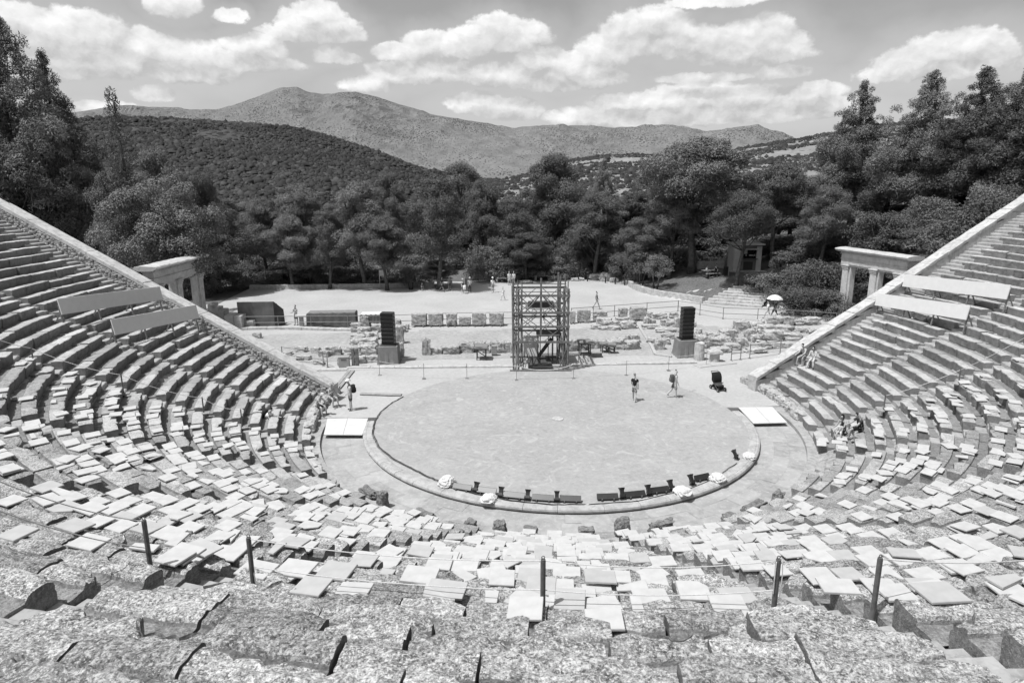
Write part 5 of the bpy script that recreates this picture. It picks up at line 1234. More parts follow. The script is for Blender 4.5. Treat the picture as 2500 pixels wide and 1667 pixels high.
for i, (a, b_) in enumerate(seg):
    rope('upper pale rope strung '+wh[i], [a, b_], .10)
    if i < 3: rope('lower pale rope strung '+wh[i], [a, b_], .08, drop=.42)
for i in range(3): rope('thin rope down the far left stairway '+['from the topmost post', 'from its second post', 'to its lowest post'][i], [L_[i], L_[i+1]], .15, .012)
rope('thin rope from the left edge to the topmost left stairway post', [Vector(G(-60, 805, 7.2)), L_[0]], .1, .012)
rope('upper thin rope from the right stairway posts to the right edge', [L_[5], L_[4]], .1, .012); rope('lower thin rope from the right stairway posts to the right edge', [L_[4], Vector(G(2560, 790, 6.8))], .1, .012)
o = MB().tube([(0, 0, 0), (.035, -.02, -.12), (.05, -.03, -.32), (.02, -.04, -.42), (.0, -.03, -.3)], .007, 6).build('rope_end', M_ROPE, loc=F_[1]-Vector((0, 0, .42))); tag(o, 'slack loop of rope hanging from the second front post', 'rope end')
o = MB().tube([(0.04, -.03, 0), (.05, -.04, -.2), (.045, -.03, -.5)], .008, 6).tube([(-.04, -.03, 0), (-.05, -.04, -.25), (-.04, -.03, -.45)], .008, 6).build('rope_end', M_ROPE, loc=F_[3]); tag(o, 'loose rope ends hanging from the wrapped front post', 'rope end')

# ================================================================== stage lights along the kerb
def on_kerb(x, y, z=0): return G(x, y, z)
fl = [(1040+q[0]/2.868, 1080+q[1]/2.868) for q in ((345, 352), (520, 388), (710, 408), (916, 420), (1378, 396), (1565, 374), (1722, 338), (1868, 298), (2178, 118))]
for i, (x, y) in enumerate(fl):
    P = G(x, y, .03); a = math.atan2(P[1], P[0]); r = empty('spotlight', P, a+PI/2, '%s upright black spotlight from the left along the kerb' % ORD[i+1] if i < 8 else 'lone black spotlight standing off at the right of the kerb', 'spotlight', 'black spotlights along the kerb'); r.scale = (.78, .78, .72)
    MB().box((0, 0, .03), (.34, .26, .05), ch=.01).build('base', M_BLACK, r)
    for sx in (-1, 1): MB().box((sx*.14, 0, .17), (.02, .06, .26)).build('yoke_arm', M_BLACK, r)
    tl = .45; mb = MB(); M = Matrix.Rotation(-tl, 3, 'X'); prf = ((.11, .10), (.13, .16), (.10, .30), (.10, .46), (.15, .62)); V = []
    for (w_, z_) in prf:
        for sx, sy in ((-1, -1), (1, -1), (1, 1), (-1, 1)): V.append(M @ Vector((sx*w_, sy*w_*.75, z_))+Vector((0, -.02, .02)))
    mb.add(V, [(l*4+i_, l*4+(i_+1) % 4, l*4+4+(i_+1) % 4, l*4+4+i_) for l in range(4) for i_ in range(4)]+[(3, 2, 1, 0)]); mb.build('lamp_housing', M_BLACK, r)
    MB().add([M @ Vector((sx*.135, sy*.10, .60))+Vector((0, -.02, .02)) for sx, sy in ((-1, -1), (1, -1), (1, 1), (-1, 1))], [(0, 1, 2, 3)]).build('lens', simple('dark_lens', .05, .1, 3, .1, .6), r)
    if i < 8:
        for s_ in (-1, 1): MB().box((s_*.165, 0, .2), (.03, .05, .05)).build('knob', M_STEEL, r)
bars = [(190, 325, 318, 345), (360, 352, 490, 368), (540, 385, 692, 400), (742, 405, 896, 416), (936, 415, 1086, 420), (1198, 405, 1345, 400), (1395, 392, 1535, 378), (1580, 362, 1700, 346), (1885, 276, 1985, 254)]
for i, (x0, y0, x1, y1) in enumerate(bars):
    A = G(1040+x0/2.868, 1080+y0/2.868, .03); B_ = G(1040+x1/2.868, 1080+y1/2.868, .03); c_ = (A+B_)/2; d = B_-A; L0 = math.hypot(d[0], d[1])
    r = empty('strip_light', c_, math.atan2(d[1], d[0]), '%s long black strip light from the left lying along the kerb' % ORD[i+1], 'strip light', 'black strip lights along the kerb')
    MB().add([(s_*L0/2, y_, z_) for s_ in (-1, 1) for (y_, z_) in ((-.10, .10), (-.07, .05), (.07, .05), (.13, .24), (.09, .25), (-.06, .13))], [(0, 1, 2, 3, 4, 5), (11, 10, 9, 8, 7, 6)]+[(j, (j+1) % 6, 6+(j+1) % 6, 6+j) for j in range(6)]).build('trough', M_BLACK, r)
    for s_ in (-.28, .28): MB().box((s_*L0, -.11, .07), (.05, .03, .09)).build('clamp', M_STEEL, r); MB().box((s_*L0, 0, .025), (.08, .3, .03)).build('foot', M_BLACK, r)
    mb = MB()
cov = [(150, 300, 34, 36), (437, 408, 34, 24), (1795, 360, 36, 28), (2042, 268, 32, 27), (2262, 112, 26, 22)]
for i, (x, y, w, h) in enumerate(cov):
    P = G(1040+x/2.868, 1080+y/2.868, .03); m_ = MPP(P); a = math.atan2(P[1], P[0]); mb = MB(); V, F = cube_grid(12); W_, H_ = w*m_*.52, h*m_*.66
    out = []
    for p in V:
        q = Vector(p); s_ = q.lerp(q.normalized()*1.1, .75); f = .16*abs(math.sin(s_.x*6+i*2+s_.z*3))*(.4+.6*(1-max(0, s_.z)))+.2*mn.fractal(Vector((s_.x*1.8+i*9, s_.y*1.8, s_.z*2)), .8, 2, 3)
        fl_ = 1.15-.25*s_.z; out.append((s_.x*W_*fl_*(1-f*.8), s_.y*W_*.9*fl_*(1-f*.8), max(0, (s_.z+1)/2*H_*(1-f*.5))))
    mb.add(out, F); tag(mb.build('covered_lamp', M_CLOTHW, loc=P, rz=a), ['tall white cloth bundle at the left end of the spotlights', 'low white cloth bundle between the first and second spotlights', 'white cloth bundle between the last spotlights on the right', 'white cloth bundle at the right end of the strip lights', 'small white cloth bundle beside the lone spotlight'][i], 'covered lamp', 'lamps wrapped in white cloth')
# cables
def cable(lab, pts, r_=.03, z=.05, n=5, mat=None):
    P = [Vector(G(x, y, z)) for x, y in pts]; Q = []
    for i in range(len(P)-1):
        for j in range(6): Q.append(P[i].lerp(P[i+1], j/6)+Vector((RN.uniform(-.02, .02), RN.uniform(-.02, .02), RN.uniform(0, .02))))
    Q.append(P[-1]); mb = MB()
    for k in range(n): mb.tube([q-Q[0]+Vector((k*.035-.05, k*.03-.04, .01*(k % 2))) for q in Q], r_, 5)
    tag(mb.build('cable_bundle', mat or M_CABLE, loc=Q[0]), lab, 'cable', 'cables along the kerb')
cable('dark cable bundle hugging the left inside of the kerb', [(985, 968), (955, 985), (930, 1005), (915, 1030), (911, 1060), (925, 1090), (960, 1120), (1010, 1145), (1050, 1165), (1078, 1176)], .014, .05, 3, M_DKGREY)
cable('dark cables behind the left strip lights', [(1085, 1180), (1160, 1205), (1250, 1222), (1350, 1232), (1430, 1231)], .014, .05, 3)
cable('thin cables along the right inside of the kerb', [(1440, 1231), (1560, 1222), (1680, 1195), (1740, 1170), (1800, 1130)], .012, .05, 2)
# timber cable ducts on the left
for (pts, wd, lab) in (([(880, 963), (980, 966)], .34, 'flat timber cable duct leading to the orchestra edge'), ([(822, 950), (858, 906)], .5, 'flat boarded ramp strip beside the left parapet end')):
    A, B_ = Vector(G(*pts[0], 0)), Vector(G(*pts[1], 0)); d = B_-A; c_ = (A+B_)/2; r = empty('cable_duct', c_, math.atan2(d.y, d.x), lab, 'cable duct', 'timber cable ducts')
    for s_ in (-1, 1): MB().box((0, s_*wd/4, .06), (d.length, wd/2-.02, .06), ch=.01).build('plank', M_WOOD, r)
# small furniture around the stage
def trestle(x, y, w, h, d, lab, top=True, sag=0):
    P = G(x, y, 0); r = empty('trestle', P, rad(rp.uniform(-5, 5)), lab, 'trestle', 'dark wooden trestles by the ruins')
    for sx in (-1, 1):
        for sy in (0, 1): MB().box((sx*w*.42, d*.1+sy*d*.75, h*.45), (.07, .07, h*.9)).build('leg', M_DKGREY, r)
    MB().box((0, d*.1, h*.2), (w*.86, .05, .07)).box((0, d*.1, h*.8), (w*.9, .05, .09)).build('rail', M_DKGREY, r)
    MB().box((0, d*.1-.02, h*.5), (w*.95, .04, .06), ry=.6).build('brace', M_DKGREY, r)
    mb = MB(); mb.rock((0, d*.45, h*.95), (w*1.25, d*1.25, .2), int(x), .25, .14, 6); mb.build('covered_top', M_GREY, r)
trestle(1175, 880, .75, 1.0, .9, 'dark trestle table with grey cover left of the scaffold tower')
trestle(1430, 868, .85, 1.05, .8, 'tallest dark trestle with a slab on top right of the scaffold tower')
trestle(1478, 862, .5, .7, .6, 'low trestle third from the scaffold tower on the right'); trestle(1494, 864, .5, .7, .5, 'rightmost low trestle carrying a rough stone')
P = G(1458, 874, 0); r = empty('low_bench', P, 0, 'low pale topped bench between the dark trestles', 'bench'); MB().box((0, .3, .35), (.75, .45, .06), ch=.01).build('seat', M_WOOD, r); MB().box((0, .06, .16), (.72, .05, .3)).build('front_board', M_DKGREY, r)
for sx in (-1, 1): MB().box((sx*.32, .35, .17), (.06, .4, .34)).build('leg', M_DKGREY, r)
P = G(1207, 869, 0); r = empty('metal_cabinet', P, 0, 'small grey metal cabinet by the low wall left of the tower', 'cabinet'); MB().box((0, .2, .42), (.40, .32, .70), ch=.02).build('body', simple('light_grey_metal', .3, .08, 5, .5, .4), r); MB().box((0.02, .2, .04), (.42, .3, .08)).build('plinth', M_BLACK, r)
for sx in (-1, 1): MB().box((sx*.12, .035, .68), (.05, .02, .05)).build('latch', M_BLACK, r)
P = G(840, 899, 0); r = empty('equipment_box', P, rad(4), 'pale metal box with a handle left of the dark timber post', 'equipment box'); MB().box((0, .3, .38), (.72, .6, .76), ch=.02).build('body', simple('light_grey_metal', .3), r); MB().box((0, -.01, .62), (.38, .03, .05)).build('handle', M_DKGREY, r); MB().box((0, .3, .78), (.76, .64, .04), ch=.01).build('lid', simple('light_grey_metal', .3), r)
P = G(868, 896, 0); tag(MB().box((-.13, 0, .68), (.2, .22, 1.36), ch=.02).box((.13, .03, .68), (.24, .18, 1.3), ch=.02).build('timber_post', M_POLE, loc=P), 'dark upright timber post beside the left draped plinth', 'timber post')
P = G(1744, 883, 0); r = empty('stone_altar', P, rad(-5), 'round topped pale stone altar right of the column stump', 'altar'); MB().lathe([(.36, 0), (.36, .1), (.34, .5), (.35, .62)], n=18).build('shaft', M_WALL, r)
mb = MB(); mb.rock((0, 0, .72), (.98, .85, .24), 5, .3, .08, 7); mb.build('capstone', M_WALL, r)
P = G(1706, 878, 0); mb = MB(); n = 20; V = []
for z in np.linspace(0, 1.25, 6):
    for i in range(n*2): a = 2*PI*i/(n*2); q = (.37-.02*z)*(1-.06*(i % 2)); V.append((q*math.cos(a), q*math.sin(a), z+.04*math.sin(a*2)*(z > 1.2)))
mb.add(V, [(l*2*n+i, l*2*n+(i+1) % (2*n), (l+1)*2*n+(i+1) % (2*n), (l+1)*2*n+i) for l in range(5) for i in range(2*n)]+[tuple(5*2*n+i for i in range(2*n))]); tag(mb.build('column_stump', M_WALL, loc=P), 'fluted column stump right of the right speaker stack', 'column stump')
P = G(1690, 862, 0); mb = MB(); mb.rock((0, 0, .5), (.9, .8, 1.1), 77, .2, .14, 7); tag(mb.build('ruin_block', M_ROCK, loc=P), 'rough squared block behind the fluted column stump', 'ruin block')
for (x, y) in ((1785, 884), (1795, 882)):
    pass
# back of the gravel: board, bin, benches, bollards, kiosk, picnic table
P = G(937, 701, 0); r = empty('notice_board', P, 0, 'white notice board on two legs behind the leaning pine trunk', 'notice board'); MB().box((0, 0, 1.75), (1.0, .06, .75), ch=.01).build('panel', M_WHITE, r)
for sx in (-1, 1): MB().box((sx*.47, 0, .9), (.07, .07, 1.9)).build('leg', M_WHITE, r)
P = G(1003, 707, 0); tag(MB().lathe([(.25, 0), (.28, .1), (.30, .8), (.32, .85), (.1, .92)], n=14).build('litter_bin', M_BLACK, loc=P), 'black litter bin right of the leaning pine trunk', 'litter bin')
for (x, y, w, lab) in ((1085, 697, 1.9, 'stone bench in the shade behind the two hatted people'), (1230, 690, 2.1, 'stone bench left of the pair by the scaffold tower'), (1325, 684, 2.2, 'stone bench behind the scaffold tower top'), (1392, 681, 2.2, 'stone bench left of the boulder pile')):
    P = G(x, y, 0); r = empty('stone_bench', P, rad(-6), lab, 'bench', 'stone benches under the pines'); MB().box((0, .2, .55), (w, .5, .12), ch=.02).build('seat', M_WALL, r)
    for sx in (-1, 1): MB().box((sx*w*.42, .2, .25), (.3, .45, .5), ch=.02).build('leg', M_WALL, r)
P = G(1143, 695, 0); tag(MB().lathe([(.42, 0), (.42, .5), (.38, .85), (.2, .95)], n=16).build('stone_drum', M_WALL, loc=P), 'pale round stone stump left of the man in the white hat', 'stone drum')
for i, (x, y) in enumerate(((1412, 686), (1434, 687), (1478, 691), (1502, 694), (1525, 696.5), (1549, 698.5))):
    P = G(x, y, 0); tag(MB().lathe([(.085, 0), (.085, .62), (.10, .64), (.10, .78), (.06, .82)], n=12).build('bollard', M_BLACK, loc=P), '%s short dark bollard from the left in front of the boulders' % ORD[i+1], 'bollard', 'dark bollards at the gravel edge')
kz = 0
for _ in range(10): P = G(1825, 661, kz); kz = H(P[0], P[1])
K = empty('kiosk', (P[0], P[1]+1.2, kz), rad(-5), 'small dark kiosk with serving window under the pines', 'kiosk')
M_KI = simple('kiosk_panel', .45, .1, 2, .6, .3); M_KD = simple('kiosk_dark_panel', .14, .2, 2, .5, .3)
mb = MB(); w, d, h = 3.3, 2.4, 3.05
mb.box((0, d/2-.05, h/2), (w, .1, h)); mb.box((-w/2+.05, 0, h/2), (.1, d-.1, h)); mb.box((w/2-.05, 0, h/2), (.1, d-.1, h)); mb.box((-w/2+.42, -d/2+.05, h/2), (.8, .1, h)); mb.box((w/2-.32, -d/2+.05, h/2), (.6, .1, h)); mb.build('wall', M_KI, K)
MB().box((.1, -d/2+.06, .7), (1.9, .1, 1.4)).build('counter_front', M_KD, K); MB().box((.1, -d/2-.12, 1.44), (2.0, .5, .07)).build('counter', M_DKGREY, K); MB().box((.1, -d/2-.0, .6), (1.1, .03, .95)).build('hatch', simple('dark_hatch', .035), K)
MB().box((.1, -d/2+.06, h-.27), (1.9, .1, .55)).build('window_head', M_KD, K); MB().box((.1, -d/2-.25, 2.55), (2.0, .55, .05), rx=-.2).build('awning', M_WHITE, K)
MB().box((.1, -.1, 1.9), (1.8, .05, 1.0)).build('interior', simple('dark_interior', .02), K); MB().box((-.3, -.35, 2.15), (1.0, .04, .45)).build('menu_panel', M_WHITE, K)
mb = MB()
for i in range(7): mb.box((.05+.13*i+(.0 if i else -.25), -d/2+.0, 1.85), (.09, .02, .11 if i % 2 else .14))
mb.build('sign_marks', M_WHITE, K)  # plain light marks standing in for the kiosk sign's lettering
MB().box((0, 0, h+.08), (w+.5, d+.7, .16), ch=.02).build('roof', simple('pale_roof', .42, .1, 2, .6, .3), K); MB().box((0, 0, h-.06), (w+.1, d+.15, .12)).build('fascia', M_KD, K); MB().box((0, -.3, -.05), (w+1.2, d+1.6, .14)).build('slab', M_WALL, K)
def on_ground(x, y):
    z = 0
    for _ in range(14): P = G(x, y, z); z = z*.5+H(P[0], P[1])*.5
    return P
P = on_ground(1732, 675); r = empty('picnic_table', P, .2, 'wooden picnic table in the shade left of the kiosk', 'picnic table'); MB().box((0, 0, .74), (1.8, .8, .06)).build('tabletop', M_WOOD, r)
for sy in (-1, 1): MB().box((0, sy*.75, .44), (1.8, .28, .05)).build('bench_seat', M_WOOD, r)
for sx in (-1, 1): MB().box((sx*.65, 0, .36), (.08, 1.5, .72)).build('leg', M_DKGREY, r)
P = on_ground(1772, 672); r = empty('litter_box', P, .1, 'pale sided bin beside the leaning trunk left of the kiosk', 'bin'); MB().box((0, 0, .5), (.5, .4, 1.0), ch=.02).build('body', M_BLACK, r); MB().box((.2, -.22, .5), (.1, .03, 1.0)).build('edge_board', M_WOOD, r)
for (x, y, w, lab) in ((1735, 655, 3.4, 'long pale low wall behind the picnic table'), (1772, 650, 2.2, 'short pale low wall left of the kiosk')):
    P = on_ground(x, y); tag(MB().box((0, 0, .4), (w, .4, .95), ch=.02).build('low_wall', M_WALL, loc=P, rz=.1), lab, 'low wall', 'pale low walls by the kiosk')
# ================================================================== people
QUEUE = []
def skin(name, V, E, Rr, mat, parent, sub=1):
    me = bpy.data.meshes.new(name); me.from_pydata([tuple(v) for v in V], E, []); o = bpy.data.objects.new('tmp', me); COL.objects.link(o)
    sm = o.modifiers.new('s', 'SKIN'); sm.use_smooth_shade = True; sm.branch_smoothing = .6
    for i, sv in enumerate(me.skin_vertices[0].data):
        r = Rr[i]; sv.radius = r if isinstance(r, tuple) else (r, r); sv.use_root = (i == 0)
    ss = o.modifiers.new('d', 'SUBSURF'); ss.levels = sub; ss.render_levels = sub
    QUEUE.append((o, name, mat, parent))
def flush():
    bpy.context.view_layer.update(); dg = bpy.context.evaluated_depsgraph_get()
    for (o, name, mat, parent) in QUEUE:
        me = bpy.data.meshes.new_from_object(o.evaluated_get(dg)); me.name = name; me.polygons.foreach_set('use_smooth', np.ones(len(me.polygons), bool)); link(name, me, mat, parent)
    for (o, *_r) in QUEUE: bpy.data.objects.remove(o)
    QUEUE.clear()
GR = {}
def grey(v, nm='cloth'):
    k = '%s_%03d' % (nm, int(v*1000))
    return simple(k, v, .18, 14, .85, .15, .2, .01)
def pattern(v0, v1):
    k = 'patterned_cloth'
    if k in MATS: return MATS[k]
    m, t, b = newmat(k, .85, .1); t.link(t.ramp(t.noise(coord(t), 16, 3), [(.44, v0), (.54, v1)]), b.inputs['Base Color']); MATS[k] = m; return m
def dirv(pitch, out, side):   # limb direction: pitch 0 = hanging, + = forwards (-y); out = away from the body
    return Vector((side*math.sin(out), -math.sin(pitch)*math.cos(out), -math.cos(pitch)*math.cos(out)))
def person(label, P, rz, h=1.72, pose='stand', lean=0.0, head=(0, 0), arms=((.05, .12, .2), (.05, .12, .2)), legs=((0, .04, 0), (0, .04, 0)), shirt=.6, sleeve='short', trousers=.1, tlen='short', hair=.04, hairlen='short', hat=None, shoe=.05, skinv=.42, dress=False, group=None, slim=1.0):
    s = h/1.72; root = empty('person', P, rz, label, 'person', group); hip = .92 if pose != 'sit' else .115
    sk = simple('skin_%d' % int(skinv*100), skinv, .08, 6, .55, .3)
    A = {}; pel = Vector((0, 0, hip)); ln = Vector((0, -math.sin(lean), math.cos(lean)))
    A['pel'] = pel; A['waist'] = pel+ln*.16; A['chest'] = pel+ln*.34; A['neck0'] = pel+ln*.50+Vector((0, -.005, 0)); 
    hd = Vector((math.sin(head[1])*.3, -math.sin(lean+head[0]), math.cos(lean+head[0]))).normalized(); A['neck'] = A['neck0']+hd*.06; A['jaw'] = A['neck']+hd*.075+Vector((0, -.022, 0)); A['skull'] = A['neck']+hd*.17; A['crown'] = A['neck']+hd*.235
    V = [A['pel'], A['waist'], A['chest'], A['neck0'], A['neck'], A['jaw'], A['skull'], A['crown']]; E = [(0, 1), (1, 2), (2, 3), (3, 4), (4, 5), (5, 6), (6, 7)]
    Rr = [.125*slim, .112*slim, .13*slim, .07, .05, .066, .086, .055]
    fwd = Vector((0, -1, 0)); nose = len(V); V.append(A['jaw']+Vector((0, -.085, .045))); E.append((6, nose)); Rr.append(.016)
    SH = {}; pts = {}
    def chain(prev, lst):
        for p, r in lst: V.append(p); Rr.append(r); E.append((prev, len(V)-1)); prev = len(V)-1
        return prev
    for i, sd in enumerate((-1, 1)):
        a, o, b_ = arms[i]; sh = A['chest']+ln*.115+Vector((sd*.165*slim, 0, 0)); d1 = dirv(a, o, sd); el = sh+d1*.285; d2 = dirv(a+b_, o*.3-.05, sd); wr = el+d2*.245; hd_ = wr+d2*.055
        k = chain(2, [(sh, .055), (sh.lerp(el, .5), .043), (el, .036), (el.lerp(wr, .5), .033), (wr, .024), (hd_, .03)])
        side = d2.cross(fwd if abs(d2.dot(fwd)) < .8 else Vector((0, 0, 1))).normalized(); bend = d2.cross(side).normalized()
        for j, fl in enumerate((.062, .075, .070, .055)):
            q = hd_+d2*.028+side*(-.024+.016*j); chain(k, [(q, .0095), (q+d2*fl*.55+bend*.006, .0085), (q+d2*fl*.9+bend*.022, .007)])
        q = hd_-side*.03-d2*.01; chain(k, [(q, .011), (q-side*.02+d2*.03, .009)])
        pts[sd] = (sh, el, wr)
        a, o, b_ = legs[i]; hp = pel+Vector((sd*.085*slim, 0, -.03)); d1 = dirv(a, o, sd); kn = hp+d1*.43; d2 = dirv(a-b_, o*.5, sd); an = kn+d2*.40; toe = an+Vector((sd*.02, -.135, -.045 if pose != 'tip' else .0)); heel = an+Vector((0, .045, -.045))
        k = chain(0, [(hp, .088*slim), (hp.lerp(kn, .5), .072*slim), (kn, .054), (kn.lerp(an, .45), .052), (an, .036), (an+Vector((0, -.05, -.045)), .034), (toe, .026)])
        SH[sd] = (hp, kn, an, toe, heel)
    sc = lambda L: [v*s for v in L]
    skin('body', sc(V), E, [r*s*(1.12 if r > .03 else 1) for r in Rr], sk, root)
    # clothing follows the same joints a little proud of the skin
    v = [A['pel']+Vector((0, 0, -.02)), A['waist'], A['chest'], A['neck0']-ln*.02]; e = [(0, 1), (1, 2), (2, 3)]; r = [.16*slim, .146*slim, .165*slim, .085]
    for sd in (-1, 1):
        sh, el, wr = pts[sd]; k = len(v); 
        if sleeve == 'none': v.append(A['chest']+ln*.11+Vector((sd*.12, 0, 0))); r.append(.06); e.append((2, k))
        else:
            f = .62 if sleeve == 'short' else 1.0; v += [sh, sh.lerp(el, f)]; r += [.076, .066 if sleeve == 'short' else .055]; e += [(2, k), (k, k+1)]
            if sleeve == 'long': v.append(el.lerp(wr, .9)); r.append(.038); e.append((k+1, k+2))
    skin('dress' if dress else 'shirt', sc(v), e, [q*s for q in r], grey(shirt) if not isinstance(shirt, bpy.types.Material) else shirt, root)
    v = [A['pel']+ln*.05, A['pel']+Vector((0, 0, -.03))]; e = [(0, 1)]; r = [.155*slim, .16*slim]
    for sd in (-1, 1):
        hp, kn, an, toe, heel = SH[sd]; k = len(v); v += [hp, hp.lerp(kn, .5), hp.lerp(kn, .86)]; r += [.112*slim, .104*slim, .092*slim]; e += [(1, k), (k, k+1), (k+1, k+2)]
        if tlen == 'long': v += [kn, kn.lerp(an, .55), kn.lerp(an, .96)]; r += [.068, .062, .052]; e += [(k+2, k+3), (k+3, k+4), (k+4, k+5)]
    skin('trousers' if tlen == 'long' else 'shorts', sc(v), e, [q*s for q in r], grey(trousers) if not isinstance(trousers, bpy.types.Material) else trousers, root)
    for sd in (-1, 1):
        hp, kn, an, toe, heel = SH[sd]; skin('shoe', sc([heel+Vector((0, 0, .0)), an+Vector((0, -.03, -.035)), toe+Vector((0, -.02, .0))]), [(0, 1), (1, 2)], [.036*s, .046*s, .034*s], grey(shoe, 'leather'), root)
    up_ = hd; back = Vector((0, .02, .012)); c_ = A['skull']+back+up_*.012
    v = [c_+Vector((0, -.035, .03)), c_+Vector((0, .01, .035)), c_+Vector((0, .05, -.02))]; e = [(0, 1), (1, 2)]; r = [.068, .088, .078]
    if hairlen == 'long': v += [c_+Vector((0, .07, -.12)), c_+Vector((0, .085, -.26))]; e += [(2, 3), (3, 4)]; r += [.075, .05]
    if hairlen == 'bun': v.append(c_+Vector((0, .07, .10))); e.append((1, 3)); r.append(.05)
    skin('hair', sc(v), e, [q*s for q in r], grey(hair, 'hair'), root)
    for sd in (-1, 1):
        pe = (A['skull']+Vector((sd*.03, -.082, -.012)))*s; MB().rock(pe, (.02*s, .014*s, .014*s), 1, 1, 0, 2).build('eye', grey(.02, 'eye'), root, smooth=True)
    MB().box((A['jaw']+Vector((0, -.066, .0)))*s, (.045*s, .01*s, .009*s)).build('mouth', grey(.12, 'lip'), root)
    if hat is not None:
        c_ = (A['skull']+up_*.045)*s; MB().lathe([(.15*s, -.005), (.155*s, .004), (.1*s, .018), (.096*s, .06*s), (.075*s, .095*s), (.01, .1*s)], c_, 16, 1, 1.08).build('hat', grey(hat, 'straw'), root, smooth=True)
        MB().lathe([(.101*s, .018), (.101*s, .035*s), (.09*s, .036*s)], c_, 16, 1, 1.05).build('hat_band', grey(.05, 'band'), root)
    root['hgt'] = h
    return root
def backpack(label, pr, h, v=.04, lean=0.0, hip=.92, size=1.0):
    s = h/1.72; M = Matrix.Rotation(pr.rotation_euler.z, 3, 'Z'); q = Vector((0, .19+.0*lean, hip+.30)); q.rotate(Matrix.Rotation(lean, 3, 'X')) if lean else None
    r = empty('backpack', pr.location+M @ (q*s), pr.rotation_euler.z, label, 'backpack'); mb = MB(); mb.rock((0, 0, 0), (.30*s*size, .22*s*size, .46*s*size), 3, .45, .06, 6, 0, 1.2, lean); mb.build('bag', grey(v, 'nylon'), r, smooth=True)
    mb = MB(); mb.rock((0, .11*s, -.08*s), (.22*s*size, .08*s, .22*s*size), 5, .4, .05, 4); mb.build('front_pocket', grey(v*1.4, 'nylon'), r, smooth=True)
    for sx in (-1, 1): MB().tube([(sx*.09*s, -.1*s, .18*s), (sx*.1*s, -.24*s, .25*s), (sx*.11*s, -.30*s, .08*s), (sx*.11*s, -.2*s, -.12*s)], .014*s, 5).build('strap', grey(v, 'nylon'), r)
WALK = ((.42, .03, .12), (-.32, .03, .35)); WARM = ((-.35, .10, .25), (.35, .10, .35)); STAND = ((.04, .05, .02), (-.03, .05, .04))
SIT = ((1.42, .16, 1.35), (1.38, .18, 1.30)); LAP = ((.55, .1, .75), (.6, .1, .7))
p = person('man in white hat with a dark backpack standing left of the orchestra', G(857, 1001, 0), rad(-78), 1.78, arms=((.1, .1, .5), (.1, .1, .9)), legs=STAND, shirt=.5, trousers=.09, hat=.75, shoe=.03, head=(.25, 0)); backpack('dark backpack worn by the man in the white hat', p, 1.78, .03)
def seat_at(x, y, z): return G(x, y, z)
p = person('person in straw hat hunched on the front left blocks, nearer the drain cover', seat_at(775, 992, .52), rad(62), 1.68, 'sit', .45, (.3, 0), LAP, SIT, .4, 'short', .05, 'short', .1, 'short', .55, group=None)
p = person('person in cap with dark vest sitting by the end of the left parapet', seat_at(806, 970, .55), rad(50), 1.7, 'sit', .25, (.1, 0), ((.3, .1, 1.9), (.55, .1, .8)), SIT, .42, 'none', .3, 'short', .1, 'short', .35)
p = person('dark haired man in white shirt bent forward on the second row at left', seat_at(650, 1032, .80), rad(72), 1.76, 'sit', .42, (.45, 0), ((.6, .1, .8), (.65, .1, .9)), SIT, .72, 'short', .45, 'short', .02); backpack('dark bag behind the seated man in the white shirt', p, 1.76, .03, .3, .12)
p = person('woman in black top and patterned shorts walking away across the orchestra', G(1548, 979, .03), rad(152), 1.68, arms=((-.1, .12, .5), (.25, .15, .6)), legs=((-.2, .03, .25), (.3, .03, .1)), shirt=.02, trousers=pattern(.06, .4), hair=.3, hairlen='short', shoe=.6, head=(.05, .4))
p = person('woman with hair bun and grey backpack walking right across the orchestra', G(1646, 971, .03), rad(92), 1.72, arms=((.15, .1, .3), (-.2, .1, .2)), legs=((.12, .03, .05), (-.38, .03, .35)), shirt=.5, sleeve='none', trousers=pattern(.06, .4), hair=.08, hairlen='bun', shoe=.5, head=(.2, 0)); backpack('grey backpack worn by the woman with the hair bun', p, 1.72, .09, 0)
p = person('dark haired man in vest sitting against the right parapet wall', seat_at(1964, 872, 1.92), rad(-62), 1.78, 'sit', .3, (.35, 0), LAP, SIT, .3, 'none', .25, 'short', .02)
p = person('woman with long dark hair and pale trousers seated beside the right parapet', seat_at(1986, 878, 1.92), rad(-48), 1.68, 'sit', .2, (.3, 0), LAP, ((1.3, .12, .95), (1.42, .16, 1.3)), .55, 'none', .5, 'long', .02, 'long')
p = person('woman in black vest and dark hair sitting low on the right front rows', seat_at(2058, 1052, .80), rad(-62), 1.66, 'sit', .25, (.1, 0), LAP, SIT, .03, 'none', .06, 'short', .015, 'long', skinv=.3)
p = person('fair haired small child on the lap of the seated woman in black', seat_at(2050, 1055, 1.02), rad(-40), .95, 'sit', .05, (.1, 0), ((.4, .1, .5), (.4, .1, .5)), SIT, .5, 'short', .5, 'short', .22, skinv=.45)
p = person('child in dark clothes bending over in front of the seated man', seat_at(2064, 1068, .44), rad(-55), 1.2, 'sit', .6, (.5, 0), LAP, SIT, .04, 'short', .05, 'short', .08, skinv=.35)
p = person('man in dark shirt and shorts seated with forearms on his knees at right', seat_at(2102, 1050, 1.17), rad(-82), 1.8, 'sit', .35, (.4, 0), ((.75, .1, .6), (.8, .1, .6)), SIT, .05, 'short', .015, 'short', .03, skinv=.35)
p = person('man in dark shirt and pale shorts walking over the gravel behind the rail', G(1456, 755, 0), rad(95), 1.8, arms=WARM, legs=WALK, shirt=.09, trousers=.65, hair=.05, skinv=.35, shoe=.3)
p = person('child in white clothes running on the gravel left of the tower', G(1228, 733, 0), rad(-35), 1.42, arms=((.5, .3, 1.1), (-.4, .3, .9)), legs=WALK, shirt=.75, sleeve='none', trousers=.7, hair=.05, slim=.85, hairlen='bun')
